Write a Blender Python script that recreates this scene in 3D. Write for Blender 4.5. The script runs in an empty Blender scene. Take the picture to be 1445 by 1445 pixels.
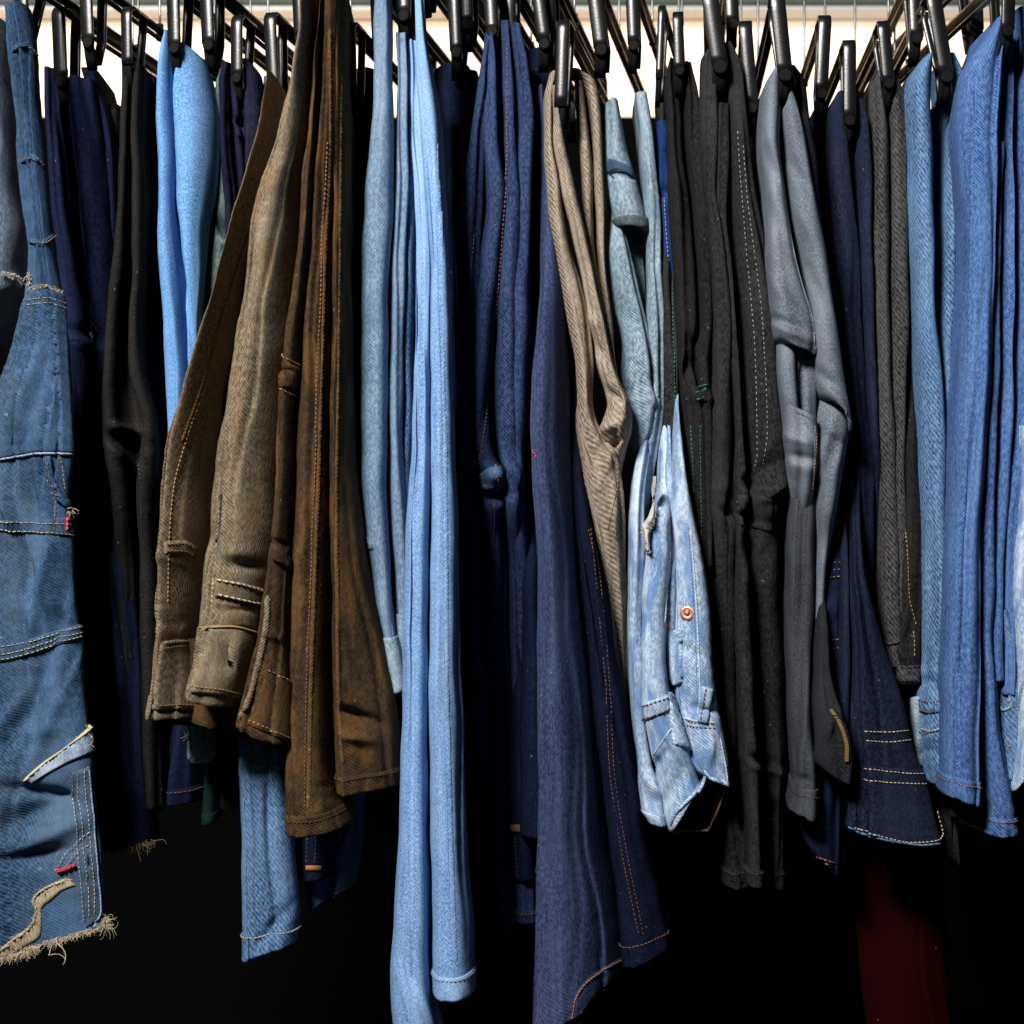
import bpy, bmesh, math, random
import numpy as np
from mathutils import Vector
from mathutils.bvhtree import BVHTree

random.seed(7)
rng = np.random.default_rng(7)
SC = bpy.context.scene
COL = SC.collection

# ------------------------------------------------------------------ camera, world, light
DIST = 1.5
CAMZ = 1.3
FOV = math.radians(40.0)
FPX = 722.5 / math.tan(FOV / 2)          # focal length in photograph pixels (1445 wide)
cam_d = bpy.data.cameras.new('camera')
cam = bpy.data.objects.new('camera', cam_d)
COL.objects.link(cam)
cam.location = (0, -DIST, CAMZ)
cam.rotation_euler = (math.pi / 2, 0, 0)
cam_d.sensor_width = 36
cam_d.angle = FOV
cam_d.clip_start = 0.05
cam_d.clip_end = 50
cam_d.dof.use_dof = True
cam_d.dof.focus_distance = DIST - 0.02
cam_d.dof.aperture_fstop = 4.0
SC.camera = cam

world = bpy.data.worlds.new('World')
SC.world = world
world.use_nodes = True
world.node_tree.nodes['Background'].inputs[0].default_value = (0.6, 0.7, 0.9, 1)
world.node_tree.nodes['Background'].inputs[1].default_value = 0.006


def area_light(name, loc, target, sx, sy, power, color):
    d = bpy.data.lights.new(name, 'AREA')
    d.shape = 'RECTANGLE'
    d.size, d.size_y, d.energy, d.color = sx, sy, power, color
    o = bpy.data.objects.new(name, d)
    COL.objects.link(o)
    o.location = loc
    o.rotation_euler = (Vector(target) - Vector(loc)).to_track_quat('-Z', 'Y').to_euler()
    return o


area_light('shop_light', (-0.95, -2.0, 2.95), (0.05, 0.0, 1.25), 0.6, 0.4, 165, (1.0, 0.97, 0.93))

SC.view_settings.view_transform = 'Standard'
SC.view_settings.look = 'None'
SC.view_settings.exposure = 0
SC.view_settings.gamma = 1
SC.view_settings.use_curve_mapping = False
SC.cycles.max_bounces = 4
SC.cycles.use_denoising = True


# ------------------------------------------------------------------ pixel <-> place
def W(px, py, Y):
    s = (DIST + Y) / FPX
    return Vector(((px - 722.5) * s, Y, CAMZ + (722.5 - py) * s))


def MM(px, Y=0.0):
    return px * (DIST + Y) / FPX


# ------------------------------------------------------------------ materials
def new_mat(name):
    m = bpy.data.materials.new(name)
    m.use_nodes = True
    nt = m.node_tree
    return m, nt, nt.nodes['Principled BSDF']


def plain(name, color, rough=0.5, metal=0.0, bump=0.0, bscale=300, spec=0.5, vary=0.25):
    m, nt, b = new_mat(name)
    N, L = nt.nodes, nt.links
    tc = N.new('ShaderNodeTexCoord')
    n = N.new('ShaderNodeTexNoise')
    n.inputs['Scale'].default_value = bscale
    n.inputs['Detail'].default_value = 3
    L.new(tc.outputs['Object'], n.inputs['Vector'])
    mx = N.new('ShaderNodeMix')
    mx.data_type = 'RGBA'
    mx.inputs['A'].default_value = tuple(c * (1 - vary) for c in color) + (1,)
    mx.inputs['B'].default_value = tuple(min(1, c * (1 + vary)) for c in color) + (1,)
    L.new(n.outputs['Fac'], mx.inputs['Factor'])
    L.new(mx.outputs['Result'], b.inputs['Base Color'])
    b.inputs['Roughness'].default_value = rough
    b.inputs['Metallic'].default_value = metal
    b.inputs['Specular IOR Level'].default_value = spec
    if bump:
        bp = N.new('ShaderNodeBump')
        bp.inputs['Strength'].default_value = bump
        bp.inputs['Distance'].default_value = 0.0008
        L.new(n.outputs['Fac'], bp.inputs['Height'])
        L.new(bp.outputs['Normal'], b.inputs['Normal'])
    return m


def denim(name, dark, light, contrast=0.6, period=0.0023, angle=36, blotch=0.25, bscale=14,
          stain=None, stain_amt=0.5, stain_scale=22, slub=0.25, sheen=0.0, bump=0.35, soft=False):
    """twill cloth: light and dark yarns on diagonal ribs, slubs along the warp, worn patches"""
    m, nt, b = new_mat(name)
    N, L = nt.nodes, nt.links
    uv = N.new('ShaderNodeUVMap')
    uv.uv_map = 'UVMap'

    def mapping(sc, rot=0.0):
        mp = N.new('ShaderNodeMapping')
        mp.inputs['Scale'].default_value = sc
        mp.inputs['Rotation'].default_value = (0, 0, math.radians(rot))
        L.new(uv.outputs['UV'], mp.inputs['Vector'])
        return mp

    def noise(sc, scale, detail=2, rough=0.5):
        n = N.new('ShaderNodeTexNoise')
        n.inputs['Scale'].default_value = scale
        n.inputs['Detail'].default_value = detail
        n.inputs['Roughness'].default_value = rough
        L.new(mapping(sc).outputs['Vector'], n.inputs['Vector'])
        return n.outputs['Fac']

    def math_(op, a, c, clamp=False):
        x = N.new('ShaderNodeMath')
        x.operation = op
        x.use_clamp = clamp
        for i, v in enumerate((a, c)):
            if isinstance(v, (int, float)):
                x.inputs[i].default_value = v
            else:
                L.new(v, x.inputs[i])
        return x.outputs[0]

    def mix(f, A, B, blend='MIX'):
        x = N.new('ShaderNodeMix')
        x.data_type = 'RGBA'
        x.blend_type = blend
        for key, v in (('Factor', f), ('A', A), ('B', B)):
            if isinstance(v, (int, float)):
                x.inputs[key].default_value = v
            elif isinstance(v, tuple):
                x.inputs[key].default_value = v + (1,)
            else:
                L.new(v, x.inputs[key])
        return x.outputs['Result']

    def ramp(v, lo, hi):
        x = N.new('ShaderNodeMapRange')
        x.interpolation_type = 'SMOOTHSTEP'
        x.inputs['From Min'].default_value = lo
        x.inputs['From Max'].default_value = hi
        L.new(v, x.inputs['Value'])
        return x.outputs['Result']

    wv = N.new('ShaderNodeTexWave')
    wv.wave_type = 'BANDS'
    wv.bands_direction = 'X'
    wv.inputs['Scale'].default_value = 2 * math.pi / (20 * period)
    wv.inputs['Distortion'].default_value = 1.6
    wv.inputs['Detail'].default_value = 1.5
    wv.inputs['Detail Scale'].default_value = 0.8
    L.new(mapping((1, 1, 1), angle).outputs['Vector'], wv.inputs['Vector'])
    twill = wv.outputs['Fac']
    speck = noise((1, 0.45, 1), 420 if not soft else 780, 2, 0.6)
    slubn = noise((1, 0.03, 1), 330, 2, 0.6)
    big = noise((1, 0.22, 1), bscale * 1.6, 3, 0.55)
    patch = noise((1, 0.8, 1), bscale * 0.8, 2, 0.5)
    lint = noise((1, 0.8, 1), 210, 0, 0.0)
    fibre = noise((1, 0.35, 1), 900, 1, 0.5)
    mid = noise((1, 0.7, 1), bscale * 6, 3, 0.6)
    yarn = math_('ADD', math_('MULTIPLY', math_('MULTIPLY', twill, math_('ADD', 0.45, patch)), 0.50 if not soft else 0.18), math_('MULTIPLY', ramp(speck, 0.34, 0.68), 0.60 if not soft else 0.8))
    yarn = math_('ADD', yarn, math_('MULTIPLY', math_('SUBTRACT', slubn, 0.5), slub * 2))
    c = mix(math_('MULTIPLY', yarn, contrast, True), dark, light)
    # worn / dark patches
    wear = math_('MULTIPLY', ramp(big, 0.42, 0.74), blotch * 1.3)
    c = mix(wear, c, light)
    shade = math_('MULTIPLY', ramp(mid, 0.45, 0.8), blotch * 0.9)
    c = mix(shade, c, tuple(x * 0.55 for x in dark))
    c = mix(math_('MULTIPLY', ramp(patch, 0.50, 0.78), blotch * 1.2), c, tuple(x * 0.7 + y * 0.08 for x, y in zip(dark, light)))
    c = mix(math_('MULTIPLY', ramp(fibre, 0.62, 0.80), 0.30), c, light)
    c = mix(math_('MULTIPLY', ramp(lint, 0.835, 0.87), 0.5), c, tuple(min(0.8, x * 0.6 + 0.16) for x in light))
    if stain:
        sn = noise((1, 0.28, 1), stain_scale, 4, 0.62)
        c = mix(math_('MULTIPLY', math_('MULTIPLY', ramp(sn, 0.47, 0.62), math_('ADD', 0.4, speck)), stain_amt), c, stain)
    L.new(c, b.inputs['Base Color'])
    b.inputs['Roughness'].default_value = 0.88
    b.inputs['Specular IOR Level'].default_value = 0.04
    b.inputs['Sheen Weight'].default_value = sheen
    b.inputs['Sheen Roughness'].default_value = 0.45
    bp = N.new('ShaderNodeBump')
    bp.inputs['Strength'].default_value = bump
    bp.inputs['Distance'].default_value = 0.0007
    h = math_('ADD', math_('MULTIPLY', twill, 0.6), math_('ADD', speck, math_('MULTIPLY', mid, 1.2)))
    L.new(h, bp.inputs['Height'])
    L.new(bp.outputs['Normal'], b.inputs['Normal'])
    return m


M = {}
M['work'] = denim('worn_work_denim', (0.00241, 0.00971, 0.03016), (0.07490, 0.14424, 0.26107), 0.66, blotch=0.55, bscale=8,
                  stain=(0.095, 0.120, 0.125), stain_amt=0.30, stain_scale=10, bump=0.6)
M['work_faded'] = denim('faded_work_denim', (0.05, 0.10, 0.20), (0.46, 0.53, 0.62), 0.75, blotch=0.4)
M['ink'] = denim('ink_denim', (0.00207, 0.00357, 0.01170), (0.01478, 0.02237, 0.05876), 0.5, blotch=0.2)
M['black'] = denim('black_brushed_cotton', (0.00468, 0.00468, 0.00507), (0.03990, 0.03738, 0.03472), 0.55, soft=True, blotch=0.2)
M['sky'] = denim('sky_blue_denim', (0.05104, 0.15640, 0.36720), (0.26220, 0.47196, 0.76912), 0.65, blotch=0.25, soft=True)
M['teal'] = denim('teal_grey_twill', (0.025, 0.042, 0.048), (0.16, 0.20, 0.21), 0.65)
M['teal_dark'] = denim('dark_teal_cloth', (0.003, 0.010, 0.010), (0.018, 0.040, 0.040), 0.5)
M['purple'] = denim('purple_navy_denim', (0.00178, 0.00185, 0.00638), (0.02469, 0.02519, 0.05984), 0.55)
M['brown'] = denim('waxed_brown_canvas', (0.03672, 0.02832, 0.01856), (0.34366, 0.27812, 0.19144), 0.66, blotch=0.35, bscale=9,
                   stain=(0.20, 0.105, 0.045), stain_amt=0.42, stain_scale=46, bump=0.6)
M['brown_dark'] = denim('stained_brown_canvas', (0.01047, 0.00733, 0.00520), (0.08743, 0.05522, 0.02948), 0.65, blotch=0.35, bscale=12,
                        stain=(0.140, 0.070, 0.022), stain_amt=0.5, stain_scale=42, bump=0.6)
M['brown_seam'] = denim('rubbed_orange_seam', (0.04900, 0.02520, 0.00980), (0.15500, 0.08370, 0.03410), 0.7, blotch=0.3, bump=0.6)
M['greyblue'] = denim('grey_blue_denim', (0.04520, 0.09040, 0.16573), (0.26339, 0.35197, 0.45320), 0.7, blotch=0.25)
M['light'] = denim('light_blue_denim', (0.06936, 0.16184, 0.35836), (0.34873, 0.52309, 0.78048), 0.7, blotch=0.3, bscale=9, slub=0.45, soft=True)
M['indigo'] = denim('indigo_denim', (0.00205, 0.00404, 0.01409), (0.06308, 0.09820, 0.23060), 0.62, blotch=0.2)
M['inkblue'] = denim('ink_blue_denim', (0.00155, 0.00240, 0.00836), (0.02143, 0.02877, 0.07977), 0.62, blotch=0.2)
M['slate_shaded'] = denim('shaded_slate_cotton', (0.01650, 0.01875, 0.02250), (0.08800, 0.09600, 0.11200), 0.55, blotch=0.3, soft=True)  # same slate cotton, darker: shade on the lower leg put into the colour
M['navy'] = denim('navy_flare_denim', (0.00529, 0.00907, 0.02981), (0.08170, 0.10800, 0.22400), 0.6, blotch=0.25, slub=0.5)
M['navy_deep'] = denim('deep_navy_denim', (0.00108, 0.00168, 0.00586), (0.01352, 0.01810, 0.04845), 0.5, blotch=0.2)
M['tan'] = denim('tan_twill', (0.10400, 0.08160, 0.06080), (0.47940, 0.39780, 0.31620), 0.68, period=0.0040, angle=38, blotch=0.25, bump=0.9)
M['washblue'] = denim('washed_blue_denim', (0.045, 0.090, 0.135), (0.44, 0.55, 0.62), 0.7, blotch=0.4, stain=(0.040, 0.075, 0.125), stain_amt=0.55, stain_scale=16)
M['ice'] = denim('ice_washed_denim', (0.060, 0.155, 0.32), (0.62, 0.71, 0.80), 0.82, blotch=0.5, bscale=16, stain=(0.05, 0.14, 0.34), stain_amt=0.75, stain_scale=48)
M['torn'] = denim('torn_cream_weave', (0.13, 0.10, 0.06), (0.52, 0.44, 0.30), 0.8, blotch=0.4, bump=1.0)
M['cobalt'] = denim('cobalt_cloth', (0.00560, 0.01680, 0.07840), (0.02600, 0.06240, 0.21840), 0.5)
M['coal'] = denim('coal_denim', (0.00207, 0.00207, 0.00259), (0.03904, 0.03720, 0.03660), 0.55, blotch=0.2)
M['charcoal'] = denim('charcoal_denim', (0.00292, 0.00316, 0.00389), (0.05052, 0.05052, 0.05429), 0.55, blotch=0.3)
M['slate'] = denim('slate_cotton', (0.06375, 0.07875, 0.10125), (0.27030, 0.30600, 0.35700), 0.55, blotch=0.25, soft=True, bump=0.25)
M['slate_dark'] = denim('dark_slate_cotton', (0.00546, 0.00588, 0.00728), (0.03825, 0.04080, 0.04792), 0.5, blotch=0.3, soft=True)  # dark copy of the slate; the seat's shade is in this colour
M['night'] = denim('night_blue_denim', (0.00191, 0.00286, 0.00857), (0.02947, 0.03834, 0.07697), 0.55, blotch=0.25)
M['blackgrey'] = denim('black_grey_denim', (0.00506, 0.00506, 0.00572), (0.12240, 0.12000, 0.12000), 0.6, period=0.0036, blotch=0.15)
M['midblue'] = denim('mid_blue_denim', (0.00736, 0.03227, 0.09953), (0.19401, 0.33041, 0.53069), 0.7, period=0.0036, blotch=0.25)
M['royal'] = denim('royal_blue_denim', (0.00901, 0.03371, 0.13942), (0.14463, 0.25939, 0.50760), 0.68, blotch=0.25, slub=0.4)
M['red'] = denim('dark_red_cloth', (0.00844, 0.00017, 0.00024), (0.02111, 0.00033, 0.00043), 0.5)
M['olive'] = denim('dark_olive_cloth', (0.020, 0.017, 0.009), (0.06, 0.05, 0.028), 0.5)
M['st_tan'] = plain('tan_thread', (0.26, 0.165, 0.075), 0.8)
M['st_orange'] = plain('orange_thread', (0.30, 0.115, 0.035), 0.8)
M['st_white'] = plain('pale_thread', (0.27, 0.265, 0.25), 0.8)
M['st_cream'] = plain('cream_thread', (0.44, 0.37, 0.25), 0.8)
M['st_rust'] = plain('rust_thread', (0.17, 0.075, 0.035), 0.8)
M['st_red'] = plain('red_thread', (0.50, 0.03, 0.05), 0.8)
M['st_green'] = plain('green_thread', (0.03, 0.10, 0.08), 0.8)
M['st_blue'] = plain('blue_thread', (0.20, 0.30, 0.46), 0.8)
M['st_dark'] = plain('dark_thread', (0.05, 0.03, 0.02), 0.8)
M['worn'] = denim('worn_pale_edge', (0.22, 0.30, 0.38), (0.62, 0.66, 0.66), 0.8, blotch=0.4, bump=0.6)
M['lining'] = plain('white_pocket_lining', (0.42, 0.42, 0.39), 0.9, bump=0.4, bscale=500)
M['plastic'] = plain('black_clip_plastic', (0.005, 0.005, 0.006), 0.30, bump=0.12, bscale=500)
M['jaw'] = plain('black_rubber_jaw', (0.003, 0.003, 0.003), 0.75, spec=0.12)
M['litbar'] = plain('window_lit_bar', (0.42, 0.36, 0.27), 0.32, 0.9, bump=0.05, bscale=200)  # bar metal made paler and warmer: the window's reflection is in its colour
M['barmetal'] = plain('smoked_steel', (0.10, 0.092, 0.080), 0.30, 0.9, bump=0.05, bscale=200)
M['steel'] = plain('steel_wire', (0.16, 0.16, 0.16), 0.35, 1.0)
M['copper'] = plain('copper_rivet', (0.62, 0.32, 0.22), 0.36, 0.9, bump=0.2, bscale=900)
M['brass'] = plain('brass_teeth', (0.42, 0.29, 0.13), 0.4, 0.6)
M['darkwall'] = plain('dark_painted_wall', (0.0015, 0.0015, 0.0018), 0.95, bump=0.3, bscale=60, spec=0.05)
M['greenwall'] = plain('grey_green_plaster', (0.10, 0.115, 0.095), 0.9, bump=0.3, bscale=40)
M['floor'] = plain('dark_floor', (0.010, 0.009, 0.008), 0.6, bump=0.3, bscale=30)
M['wood'] = plain('pale_wood', (0.55, 0.38, 0.20), 0.6, bump=0.3, bscale=60)
M['whitepaint'] = plain('white_paint', (0.75, 0.74, 0.70), 0.5)


def pane_mat():
    m, nt, b = new_mat('daylit_blind')
    N, L = nt.nodes, nt.links
    tc = N.new('ShaderNodeTexCoord')
    n = N.new('ShaderNodeTexNoise')
    n.inputs['Scale'].default_value = 3.0
    L.new(tc.outputs['Object'], n.inputs['Vector'])
    mx = N.new('ShaderNodeMix')
    mx.data_type = 'RGBA'
    mx.inputs['A'].default_value = (1.0, 0.66, 0.42, 1)
    mx.inputs['B'].default_value = (1.0, 0.86, 0.70, 1)
    L.new(n.outputs['Fac'], mx.inputs['Factor'])
    L.new(mx.outputs['Result'], b.inputs['Base Color'])
    L.new(mx.outputs['Result'], b.inputs['Emission Color'])
    b.inputs['Emission Strength'].default_value = 0.92
    b.inputs['Roughness'].default_value = 0.9
    return m


M['pane'] = pane_mat()


# ------------------------------------------------------------------ mesh helpers
def mesh_obj(name, verts, faces, mat, parent=None, uvs=None, smooth=True):
    org = Vector(parent.location) if parent is not None else Vector((0, 0, 0))
    if parent is not None and parent.parent is not None:
        org = Vector(parent.parent.location)          # pieces below a part share the root's origin
    v = np.asarray(verts, dtype=float).reshape(-1, 3) - np.array(org)
    me = bpy.data.meshes.new(name)
    me.from_pydata(v.tolist(), [], faces)
    if uvs is not None:
        lay = me.uv_layers.new(name='UVMap')
        li = np.empty(len(me.loops), dtype=np.int32)
        me.loops.foreach_get('vertex_index', li)
        lay.data.foreach_set('uv', np.asarray(uvs, dtype=np.float32)[li].ravel())
    if smooth:
        me.polygons.foreach_set('use_smooth', [True] * len(me.polygons))
    me.materials.append(mat)
    me.update()
    o = bpy.data.objects.new(name, me)
    COL.objects.link(o)
    if parent is not None:
        o.parent = parent
        # a sub-part's parent part sits at the root's origin, so local coordinates agree
    return o


def tag(o, label=None, cat=None, group=None, kind=None):
    if label: o['label'] = label
    if cat: o['category'] = cat
    if group: o['group'] = group
    if kind: o['kind'] = kind
    return o


def empty(name, loc, label, cat, group=None):
    o = bpy.data.objects.new(name, None)
    o.empty_display_size = 0.05
    COL.objects.link(o)
    o.location = loc
    return tag(o, label, cat, group)


def box_vf(x0, x1, y0, y1, z0, z1):
    v = [(x, y, z) for x in (x0, x1) for y in (y0, y1) for z in (z0, z1)]
    f = [(0, 1, 3, 2), (4, 6, 7, 5), (0, 4, 5, 1), (2, 3, 7, 6), (0, 2, 6, 4), (1, 5, 7, 3)]
    return v, f


def box_obj(name, x0, x1, y0, y1, z0, z1, mat, parent=None, bevel=0.0):
    bm = bmesh.new()
    v, f = box_vf(x0, x1, y0, y1, z0, z1)
    bv = [bm.verts.new(p) for p in v]
    for q in f: bm.faces.new([bv[i] for i in q])
    if bevel:
        bmesh.ops.bevel(bm, geom=list(bm.edges), offset=bevel, segments=2, affect='EDGES')
    bmesh.ops.recalc_face_normals(bm, faces=list(bm.faces))
    bm.verts.index_update()
    vs = [tuple(x.co) for x in bm.verts]
    fs = [tuple(x.index for x in q.verts) for q in bm.faces]
    bm.free()
    return mesh_obj(name, vs, fs, mat, parent, smooth=False)


def tube_vf(pts, r, n=8, r_end=None, cap=True):
    pts = [Vector(p) for p in pts]
    V, F = [], []
    prev = None
    m = len(pts)
    for i, p in enumerate(pts):
        t = (pts[min(i + 1, m - 1)] - pts[max(i - 1, 0)]).normalized()
        if prev is None:
            a = Vector((0, 0, 1)) if abs(t.z) < 0.9 else Vector((1, 0, 0))
            u = t.cross(a).normalized()
        else:
            u = (prev - t * prev.dot(t)).normalized()
        prev = u
        w = t.cross(u)
        rr = r if r_end is None else r + (r_end - r) * i / (m - 1)
        for k in range(n):
            a = 2 * math.pi * k / n
            V.append(p + u * (rr * math.cos(a)) + w * (rr * math.sin(a)))
    for i in range(m - 1):
        for k in range(n):
            F.append((i * n + k, i * n + (k + 1) % n, (i + 1) * n + (k + 1) % n, (i + 1) * n + k))
    if cap:
        F.append(tuple(range(n - 1, -1, -1)))
        F.append(tuple((m - 1) * n + k for k in range(n)))
    return V, F


def join_vf(parts):
    V, F = [], []
    for v, f in parts:
        o = len(V)
        V += [tuple(p) for p in v]
        F += [tuple(i + o for i in q) for q in f]
    return V, F


def pchip(xs, ys, xq):
    xs, ys = np.asarray(xs, float), np.asarray(ys, float)
    n = len(xs)
    if n == 1:
        return np.full(np.shape(xq), ys[0])
    h = np.diff(xs)
    d = np.diff(ys) / h
    m = np.zeros(n)
    if n == 2:
        m[:] = d[0]
    else:
        for i in range(1, n - 1):
            if d[i - 1] * d[i] > 0:
                w1, w2 = 2 * h[i] + h[i - 1], h[i] + 2 * h[i - 1]
                m[i] = (w1 + w2) / (w1 / d[i - 1] + w2 / d[i])
        m[0], m[-1] = d[0], d[-1]
    xq = np.clip(xq, xs[0], xs[-1])
    k = np.clip(np.searchsorted(xs, xq, side='right') - 1, 0, n - 2)
    t = (xq - xs[k]) / h[k]
    return ((1 + 2 * t) * (1 - t) ** 2 * ys[k] + t * (1 - t) ** 2 * h[k] * m[k]
            + t * t * (3 - 2 * t) * ys[k + 1] + t * t * (t - 1) * h[k] * m[k + 1])


# ------------------------------------------------------------------ hanging cloth
STAG = 1.3          # how far neighbouring garments stand in front of one another


class Fold:
    """one visible fold of a hanging leg: rows of (height px, left px, right px[, front shift mm])"""
    def __init__(self, rows, a=0.0, p=2.0, rd=None, bt=(0, 0), tt=(0, 0), lf=1.0):
        self.rows = sorted(rows)
        self.y = [r[0] for r in self.rows]
        self.l = [r[1] for r in self.rows]
        self.r = [r[2] for r in self.rows]
        self.f = [(r[3] if len(r) > 3 else 0.0) / 1000 for r in self.rows]
        self.a, self.p, self.rd, self.bt, self.tt, self.lf = a, p, rd, bt, tt, lf


class Piece:
    pass


def cloth(g, name, mat, folds, f=0.0, depth=0.20, valley=0.045, dents=(), rough=1.0, back=0.35,
          step=4.0, sides=True, parent=None, close=False, drape=1.0, dk=1.7, crease=1.0):
    """a hanging piece of cloth whose horizontal section runs from the back, round every fold, and to the back again"""
    f = f * STAG
    depth = min(depth, 0.085)
    n = len(folds)
    ymin = min(fo.y[0] for fo in folds)
    ymax = max(fo.y[-1] for fo in folds)
    nr = max(12, int((ymax - ymin) / step))
    v = np.linspace(0, 1, nr)
    cols = []            # each: (X, Y, Z) arrays over the rows
    ph = rng.uniform(0, 6.28, 24)
    data = []
    for k, fo in enumerate(folds):
        y = fo.y[0] + (fo.y[-1] - fo.y[0]) * v
        l, r, ff = pchip(fo.y, fo.l, y), pchip(fo.y, fo.r, y), pchip(fo.y, fo.f, y)
        q = y / 1445.0
        wob = 0.9 * rough * np.sin(23 * q + ph[k]) + 0.8 * rough * np.sin(51 * q + ph[k + 4]) + 0.35 * rough * np.sin(117 * q + ph[k + 8])
        wob2 = 0.9 * rough * np.sin(29 * q + ph[k + 12]) + 0.7 * rough * np.sin(63 * q + ph[k + 16])
        l, r = l + wob, r + wob2
        r = np.maximum(r, l + 2)
        hw = (r - l) / 2 * DIST / FPX
        rd = np.clip(hw * 2.3, 0.006, 0.065) if fo.rd is None else np.full(nr, fo.rd)
        Y0 = f + ff
        Ye = Y0 + rd
        wz = np.clip((v - 0.86) / 0.14, 0, 1) ** 2
        wt = np.clip((0.12 - v) / 0.12, 0, 1) ** 2
        data.append(dict(Yz=Y0 + 0.3 * rd, y=y, l=l, r=r, hw=hw, rd=rd, Y0=Y0, Ye=Ye, wz=wz, wt=wt, fo=fo))

    def emit(x_px, y_px, Yx, Yd, Yz):
        s = (DIST + Yx) / FPX
        cols.append(((x_px - 722.5) * s, Yd, CAMZ + (722.5 - y_px) * (DIST + Yz) / FPX))

    def dy(d, t):        # slanting bottom and top edges, t -1..1
        fo = d['fo']
        b = fo.bt[0] + (fo.bt[1] - fo.bt[0]) * (t + 1) / 2
        u = fo.tt[0] + (fo.tt[1] - fo.tt[0]) * (t + 1) / 2
        return d['y'] + b * d['wz'] + u * d['wt']

    c0 = (data[0]['l'] + data[-1]['r']) / 2
    # left side, from the back
    d = data[0]
    if sides:
        for q in (1.0, 0.8, 0.6, 0.42, 0.26, 0.12, 0.04):
            x = d['l'] + (c0 - d['l']) * (1 - back) * q ** 1.2
            emit(x, dy(d, -1), d['Y0'] + d['rd'] * d['fo'].lf, d['Y0'] + d['rd'] * (d['fo'].lf + (1 - d['fo'].lf) * min(1, q * 3)) + depth * q, d['Yz'])
    NAS, starts = [], []
    for k, d in enumerate(data):
        fo = d['fo']
        c = (d['l'] + d['r']) / 2
        h = (d['r'] - d['l']) / 2
        NA = int(np.clip((d['r'] - d['l']).max() / 2.2, 17, 65))
        NAS.append(NA)
        starts.append(len(cols))
        for i in range(NA):
            tau = -1 + 2 * i / (NA - 1)
            sx = 0.55 * math.sin(math.pi / 2 * tau) + 0.45 * math.copysign(1 - (1 - abs(tau)) ** 2.2, tau) if NA < 30 else 0.5 * math.sin(math.pi / 2 * tau) + 0.5 * tau
            if i in (0, NA - 1): sx = math.copysign(1.0, tau)
            sy = max(0.0, 1 - abs(sx) ** fo.p) ** (1 / fo.p)
            x = c + h * sx + fo.a * h * sy * (1 - abs(sx) * 0.6)
            emit(x, dy(d, sx), d['Y0'] + d['rd'] * (fo.lf + (1 - fo.lf) * (sx + 1) / 2), d['Y0'] + d['rd'] * (fo.lf if sx < 0 else 1.0) * (1 - sy), d['Yz'])
        if k < n - 1:
            e = data[k + 1]
            for q in (0.25, 0.5, 0.75):
                x = d['r'] + (e['l'] - d['r']) * q
                y = dy(d, 1) * (1 - q) + dy(e, -1) * q
                Yv = d['Ye'] * (1 - q) + e['Ye'] * q
                emit(x, y, Yv, Yv + valley * math.sin(math.pi * q) ** 0.6, d['Yz'] * (1 - q) + e['Yz'] * q)
    d = data[-1]
    if sides:
        for q in (0.04, 0.12, 0.26, 0.42, 0.6, 0.8, 1.0):
            x = d['r'] + (c0 - d['r']) * (1 - back) * q ** 1.2
            emit(x, dy(d, 1), d['Ye'], d['Ye'] + depth * q, d['Yz'])
    nc = len(cols)
    P = np.zeros((nr, nc, 3))
    for j, (X, Y, Z) in enumerate(cols):
        P[:, j, 0], P[:, j, 1], P[:, j, 2] = X, Y, Z
    # uv in metres
    du = np.linalg.norm(np.diff(P, axis=1), axis=2)
    U = np.concatenate([[0], np.cumsum(du.mean(axis=0))])
    dv = np.linalg.norm(np.diff(P, axis=0), axis=2).mean(axis=1)
    V = np.concatenate([[0], np.cumsum(dv)])
    UV = np.zeros((nr, nc, 2))
    UV[..., 0] = U[None, :] + rng.uniform(0, 5)
    UV[..., 1] = V[:, None] + rng.uniform(0, 5)
    # wrinkles: soft waves running across and along the cloth
    S, Vm = np.meshgrid(U, V)
    disp = np.zeros((nr, nc))
    for _ in range(5):
        lv, lu = rng.uniform(0.05, 0.25), rng.uniform(0.02, 0.10)
        disp += rng.uniform(0.15, 0.5) * np.sin(6.28 * (Vm / lv + S / lu * rng.uniform(-1, 1)) + rng.uniform(0, 6.28))
    for _ in range(5):
        lv, lu = rng.uniform(0.012, 0.035), rng.uniform(0.012, 0.05)
        env = np.sin(6.28 * (Vm / rng.uniform(0.1, 0.3)) + rng.uniform(0, 6.28)) ** 2
        disp += env * rng.uniform(0.06, 0.16) * np.sin(6.28 * (Vm / lv + S / lu * rng.uniform(-1, 1)) + rng.uniform(0, 6.28))
    disp *= 0.0012 * rough
    bot = np.exp(-((V[-1] - Vm) / 0.016) ** 2)
    disp += 0.0006 * bot * np.sin(S / 0.0024 + 2.0 * np.sin(S / 0.011)) * np.sin(Vm / 0.006 + S / 0.03)
    # soft drapes running down the face of every fold
    vm = V
    for k in range(n):
        hwk = data[k]['hw'][:, None]
        tt = np.linspace(-1, 1, NAS[k])[None, :]
        amp = np.clip(hwk * 0.24, 0.0012, 0.0065) * min(rough, 1.2) * drape
        pha = rng.uniform(0, 6.28) + 1.6 * np.sin(vm / rng.uniform(0.10, 0.2) + rng.uniform(0, 6.28))[:, None]
        mfr = rng.uniform(1.0, 1.5) * math.pi
        env = 0.6 + 0.4 * np.sin(vm / rng.uniform(0.06, 0.12) + rng.uniform(0, 6.28))[:, None]
        cw = np.cos(mfr * tt + pha)
        blk = amp * env * (0.5 * cw + 0.5 * (1 - 2 * np.abs(np.sin((mfr * tt + pha) / 2 + 0.7)))) * (1 - tt ** 4)
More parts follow.
